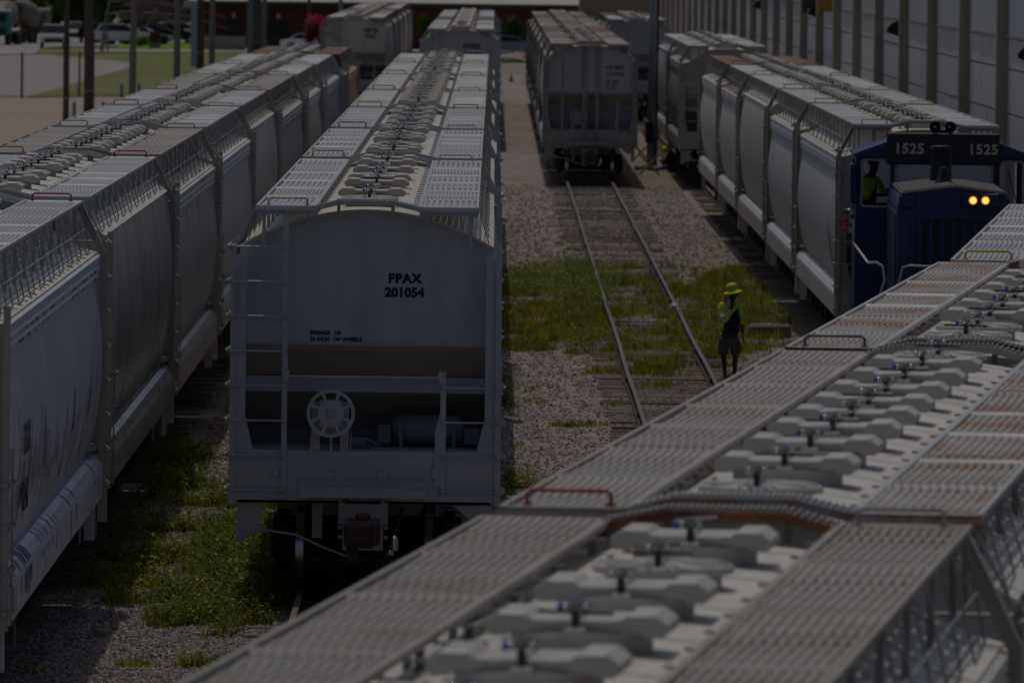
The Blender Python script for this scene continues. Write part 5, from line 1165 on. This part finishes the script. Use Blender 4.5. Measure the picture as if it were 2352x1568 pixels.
mb.box(xa, xa+.3, .3, 14, 0, 3.6); link('wall', mb.mesh('wall'), 'brick_red', e)
for i, d_ in enumerate(doors):
    mb = MB(); mb.mt(0).box(d_[0], d_[1], .2, .22, d_[2], d_[3]); mb.mt(1)
    for k in range(3 if i else 2): x = d_[0]+(d_[1]-d_[0])*k/(2 if i else 1); mb.box(x-.04, x+.04, .14, .2, d_[2], d_[3])
    mb.box(d_[0], d_[1], .14, .2, d_[3]-.07, d_[3]); link('window' if i == 0 else 'door', mb.mesh('window'), ['dark_glass', 'loco_dark'], e)
    x = (d_[0]+d_[1])/2; mb = MB(); mb.cbox((x, -.12, d_[3]+.35), (.28, .24, .42), .04); link('wall_light', mb.mesh('wall_light'), 'roof_pale', e)
mb = MB(); mb.box(xa-.3, xb, -.9, -.75, 3.55, 3.85); link('fascia', mb.mesh('fascia'), 'fascia_teal', e)
mb = MB(); mb.prism([(-.95, 3.86), (14, 7.5), (14, 7.4), (-.95, 3.78)], 'x', xa-.4, xb)
k = xa
while k < xb: mb.prism([(-.96, 3.90), (14, 7.55), (14, 7.49), (-.96, 3.85)], 'x', k, k+.05); k += .6
link('roof', mb.mesh('roof'), 'roof_pale', e)
pp, pq = at(465, 117, -.25), at(567, 117, -.25); mb = MB(); mb.cbox(((pp.x+pq.x)/2, pp.y, .28), (pq.x-pp.x, .5, 1.06), .04); mb.cbox(((pp.x+pq.x)/2, pp.y, .84), (pq.x-pp.x+.1, .6, .08), .02); tag(link('planter_wall', mb.mesh('planter_wall'), 'stone_tan'), 'low tan stone planter wall before the brick building', 'wall')
e = empty('brick_building', (0, 770, -.3)); tag(e, 'dark red building farther back behind the parked dark vehicles', 'building')
xa2, xb2 = aty(318, 60, 770).x, aty(452, 60, 770).x; mb = MB(); mb.box(xa2, xb2, 0, 10, 0, 6); link('wall', mb.mesh('wall'), 'brick_red', e)
mb = MB()
for k in range(4): mb.box(xa2+.5+k*1.25, xa2+1.2+k*1.25, -.03, -.003, 1.0, 2.6)
link('windows', mb.mesh('windows'), 'dark_glass', e); mb = MB(); mb.prism([(-.5, 6), (5, 8), (10.5, 6)], 'x', xa2-.3, xb2+.3); link('roof', mb.mesh('roof'), 'roof_pale', e)
mat('wall_tan', (.33, .26, .19), rough=.9)
e = empty('tan_building', (0, 640, -.3)); tag(e, 'tan walled building with a pale block behind the dark steel pole', 'building')
x0_, x1_ = aty(1332, 30, 640).x, aty(1560, 30, 640).x; mb = MB(); mb.box(x0_, x1_, 0, 10, 0, 9); link('wall', mb.mesh('wall'), 'wall_tan', e); mb = MB(); mb.box(x0_-.3, x0_+1.2, -1.5, -.003, 0, 3.3); link('annex', mb.mesh('annex'), 'roof_pale', e)
mb = MB(); mb.cbox(((x0_+x1_)/2, 5, 9.15), (x1_-x0_+.6, 10.6, .3), .05); link('roof', mb.mesh('roof'), 'roof_pale', e)
# tall white wall with pilasters beside the tracks
mat('wall_white', (.68, .655, .63), rough=.85, var=.05, vscale=.4, dirt=.45, dscale=(1, .25, 1), dcol=(.55, .53, .53)); mat('wall_back', (.20, .19, .19), rough=.9); mat('pilaster', (.44, .37, .28), rough=.85, var=.07, dirt=.3); mat('siding_blue', (.56, .58, .63), rough=.5, var=.04)
XW = 11.6; e = empty('warehouse', (XW, 0, -.3)); tag(e, 'tall white panelled wall with tan pilasters along the right side', 'building')
step = 1.345*11.5; y0w = 16.75*11.5; ysW = [y0w+step*k for k in range(-4, 27)]
mb = MB(); mb.box(.06, 30, ysW[0], ysW[-1], 0, 13); link('wall', mb.mesh('wall'), 'wall_back', e)
mb = MB(); zz = [0, 1.5, 3.0, 4.45, 5.45, 6.15]; rr = random.Random(2)
for a, b_ in zip(ysW, ysW[1:]):
    for j in range(5):
        parts_ = 2 if j % 2 else 3
        if rr.random() < .3: parts_ += 1
        for k in range(parts_):
            q = rr.uniform(0, .012); mb.box(0-q, .06, a+.2+(b_-a-.4)*k/parts_+.02, a+.2+(b_-a-.4)*(k+1)/parts_-.02, zz[j]+.018, zz[j+1]-.018)
link('wall_panels', mb.mesh('wall_panels'), 'wall_white', e)
mb = MB()
for a, b_ in zip(ysW, ysW[1:]):
    k = a+.25
    while k < b_-.3: mb.box(-.02, .06, k, k+.28, 6.22, 12.9); k += .34
link('siding', mb.mesh('siding'), 'siding_blue', e)
mb = MB(); mb.box(-.05, .06, ysW[0], ysW[-1], 6.15, 6.215); link('ledge', mb.mesh('ledge'), 'pilaster', e)
for y in ysW:
    mb = MB(); mb.cbox((-.13, y, 6.5), (.27, .42, 13.0), .012)
    for z in (2.4, 5.0, 7.5, 10): mb.box(-.275, -.26, y-.2, y+.2, z, z+.03)
    link('pilaster', mb.mesh('pilaster'), 'pilaster', e)
for px, py in ((2055, 62), (1870, 25), (1743, 12), (2362, 114)):
    y = FPX*11.45/(px-1137); z = H-(py+96)/(FPX/y)+.3; mb = MB(); mb.prism([(-.003, z-.26), (-.34, z-.14), (-.36, z-.05), (-.20, z+.14), (-.003, z+.20)], 'y', y-.16, y+.16); link('wall_lamp', mb.mesh('wall_lamp'), 'loco_dark', e)
for px in (1905, 1868):
    y = FPX*11.45/(px-1137); mb = MB(); mb.tube([(-.45, y, 5.9), (-.45, y, 12)], .09, 8); mb.cbox((-.3, y, 6.3), (.5, .4, .5), .04); link('downpipe', mb.mesh('downpipe'), 'grab_orange' if px == 1905 else 'pole_wood', e)

# ------------------------------------------------------------ vehicles in the background
mat('car_white', (.72, .73, .74), rough=.12, var=.03); mat('car_dark', (.02, .022, .03), rough=.2, var=.05); mat('car_blue', (.22, .28, .36), rough=.25, var=.05); mat('car_red', (.12, .02, .03), rough=.3); mat('teal', (.03, .16, .13), rough=.5); mat('drum_tan', (.20, .165, .14), rough=.6, var=.2); mat('lamp_clear', (.7, .7, .7), rough=.1, var=.01)
def vehicle(name, px, py, label, cat, m_, rz, kind='car', group='parked vehicles in the far left lot', z=-.25):
    p_ = at(px, py, z); e = empty(name, (p_.x, p_.y, z), rz); tag(e, label, cat, group)
    L_, W_, Hh = (5.4, 1.95, 1.9) if kind == 'pickup' else (4.8, 1.9, 1.75) if kind == 'suv' else (4.6, 1.8, 1.42); w2 = W_/2
    if kind == 'pickup': lower = [(-2.7, .5), (-2.7, .95), (-2.6, 1.10), (-1.3, 1.2), (2.7, 1.2), (2.7, .5)]; cab_ = [(-1.25, 1.2), (-.65, 1.85), (.75, 1.88), (1.0, 1.2)]
    elif kind == 'suv': lower = [(-2.4, .4), (-2.4, .85), (-2.3, 1.0), (-1.25, 1.1), (2.4, 1.12), (2.4, .4)]; cab_ = [(-1.2, 1.1), (-.55, 1.70), (1.9, 1.72), (2.3, 1.12)]
    else: lower = [(-2.3, .35), (-2.3, .65), (-2.15, .80), (-1.1, .92), (1.7, .95), (2.3, .85), (2.3, .35)]; cab_ = [(-1.05, .92), (-.35, 1.38), (.9, 1.40), (1.65, .95)]
    mb = MB(); mb.mt(0); sc_ = [[(s*w2*f, y, zc) for y, zc in lower] for s, f in ((-1, .95), (-1, 1.0), (1, 1.0), (1, .95))]
    n_ = len(lower); rows = [[(-w2, y, zc) for y, zc in lower], [(w2, y, zc) for y, zc in lower]]
    mb.prism([(y, zc) for y, zc in lower], 'x', -w2, w2)
    c2 = [(y, zc) for y, zc in cab_]; k = .82
    vs = [(s*(w2*.96 if j in (0, 3) else w2*k), y, zc) for s in (-1, 1) for j, (y, zc) in enumerate(c2)]
    mb.add(vs, [(0, 1, 2, 3), (7, 6, 5, 4), (1, 5, 6, 2)], False); link('body', mb.mesh('body'), m_, e)
    mb = MB(); mb.add([vs[0], vs[4], vs[5], vs[1]], [(0, 1, 2, 3)]); mb.add([vs[3], vs[2], vs[6], vs[7]], [(0, 1, 2, 3)])
    for s in (0, 4):
        q = [Vector(v) for v in vs[s:s+4]]; c_ = sum(q, Vector())/4; o = Vector(((-1 if s == 0 else 1)*.012, 0, 0)); mb.add([tuple(c_+(v-c_)*.84+o) for v in q], [(0, 1, 2, 3)])
    link('windows', mb.mesh('windows'), 'dark_glass', e)
    mb = MB(); mb.box(-w2*.72, w2*.72, -L_/2-.02, -L_/2+.05, .52, .80 if kind != 'car' else .6); link('grille', mb.mesh('grille'), 'loco_dark', e)
    for s in (-1, 1): mb = MB(); mb.cbox((s*w2*.82, -L_/2+.02, .84 if kind != 'car' else .68), (.30, .12, .16), .03); link('headlight', mb.mesh('headlight'), 'lamp_clear', e)
    for s in (-1, 1):
        for y in (-L_*.32, L_*.30): mb = MB(); mb.mt(0).lathe([(.33, -.11), (.36, -.08), (.36, .08), (.33, .11)], (s*(w2-.1), y, .36), 'x', 16); mb.mt(1).lathe([(.20, -.125), (.20, .125)], (s*(w2-.1), y, .36), 'x', 12); link('wheel', mb.mesh('wheel'), ['rubber', 'lamp_body'], e)
    return e
vehicle('pickup_truck', 122, 112, 'white pickup truck facing the camera on the driveway', 'pickup truck', 'car_white', R(4), 'pickup')
vehicle('parked_car', 287, 104, 'white van-like car between the two leftmost poles and the bare tree', 'car', 'car_white', R(75), 'suv')
vehicle('parked_car', 168, 98, 'white car half hidden behind the leftmost pole', 'car', 'car_white', R(10), 'suv')
vehicle('parked_car', 330, 104, 'dark low car left of the brick pillar', 'car', 'car_dark', R(80))
vehicle('parked_car', 392, 102, 'dark blue-black car right of the brick pillar', 'car', 'car_dark', R(95), 'suv')
vehicle('parked_car', 420, 97, 'silver-white roofed car by the white square column', 'car', 'car_white', R(85), 'suv')
vehicle('parked_car', 250, 100, 'black car parked behind the thick banded pole', 'car', 'car_dark', R(70), 'suv')
vehicle('parked_car', 715, 118, 'white and blue car in front of the pink flowering shrub', 'car', 'car_white', R(70), 'car', None)
vehicle('parked_car', 1176, 124, 'pale blue-white car below the round dark bush', 'car', 'car_blue', R(95), 'car', None)
p_ = at(355, 112, -.2); e = empty('brick_pillar', (p_.x, p_.y, -.25)); tag(e, 'short red brick pillar with a stone base on the lawn strip', 'pillar'); mb = MB(); mb.cbox((0, 0, .25), (.95, .6, .5), .03); link('base', mb.mesh('base'), 'stone_tan', e); mb = MB(); mb.cbox((0, 0, .95), (.8, .5, .9), .02); link('shaft', mb.mesh('shaft'), 'brick_red', e)
def mixer(px, py, y_, label, hue='teal', side=0):
    p_ = at(px, py, -.25); e = empty('mixer_truck', (p_.x, p_.y, -.25), R(side)); tag(e, label, 'truck', 'concrete mixer trucks at the far left')
    mb = MB(); mb.mt(0).cbox((0, -3.3, 1.75), (2.3, 1.9, 1.9), .12); mb.mt(1).cbox((0, -3.35, 2.78), (2.2, 1.7, .18), .05); mb.mt(2).box(-.95, .95, -4.27, -4.255, 1.9, 2.5); mb.mt(3).box(-.9, .9, -4.30, -4.26, .9, 1.4); link('cab', mb.mesh('cab'), [hue, 'car_white', 'dark_glass', 'loco_dark'], e)
    mb = MB(); mb.lathe([(.4, -2.2), (.9, -1.6), (1.15, -.3), (1.1, 1.0), (.75, 2.4), (.55, 3.0), (.4, 3.05)], (0, 0, 0), 'y', 18); me = mb.mesh('drum'); me.transform(Matrix.Translation((0, .3, 2.35))@Matrix.Rotation(R(12), 4, 'X')); link('drum', me, 'drum_tan', e)
    mb = MB(); mb.box(-.5, .5, -4.2, 4, .75, 1.0); mb.cbox((0, 3.7, 2.7), (.9, .8, .9), .1); mb.tube([(.2, 3.9, 2.6), (.3, 4.6, 1.4)], .18, 8); link('chassis', mb.mesh('chassis'), 'iron_dark', e)
    for y in (-3.2, 1.2, 2.5):
        for s in (-1, 1): mb = MB(); mb.lathe([(.45, -.2), (.5, -.15), (.5, .15), (.45, .2)], (s*.95, y, .5), 'x', 14); link('wheel', mb.mesh('wheel'), 'rubber', e)
mixer(6, 103, 0, 'green mixer truck with a white cab roof at the left frame edge', 'teal', -6); mixer(60, 99, 0, 'tan drummed mixer truck left of the white pickup', 'drum_tan', 170)
mixer(112, 68, 0, 'green mixer truck with a pale drum above the white pickup', 'teal', 30)
p_ = at(1174, 140, -.25); mb = MB(); rows = []
tag(rock('gravel_mound', (p_.x+.3, p_.y, -.25), (1.5, 2.2, .55), 'stone_pink', 31, 4), 'low mound of pinkish gravel beyond the traffic cone', 'gravel mound')
sheet('lawn_patch', [(1138, 140), (1138, 122), (1208, 122), (1190, 140)], -.2, 'lawn_bright')
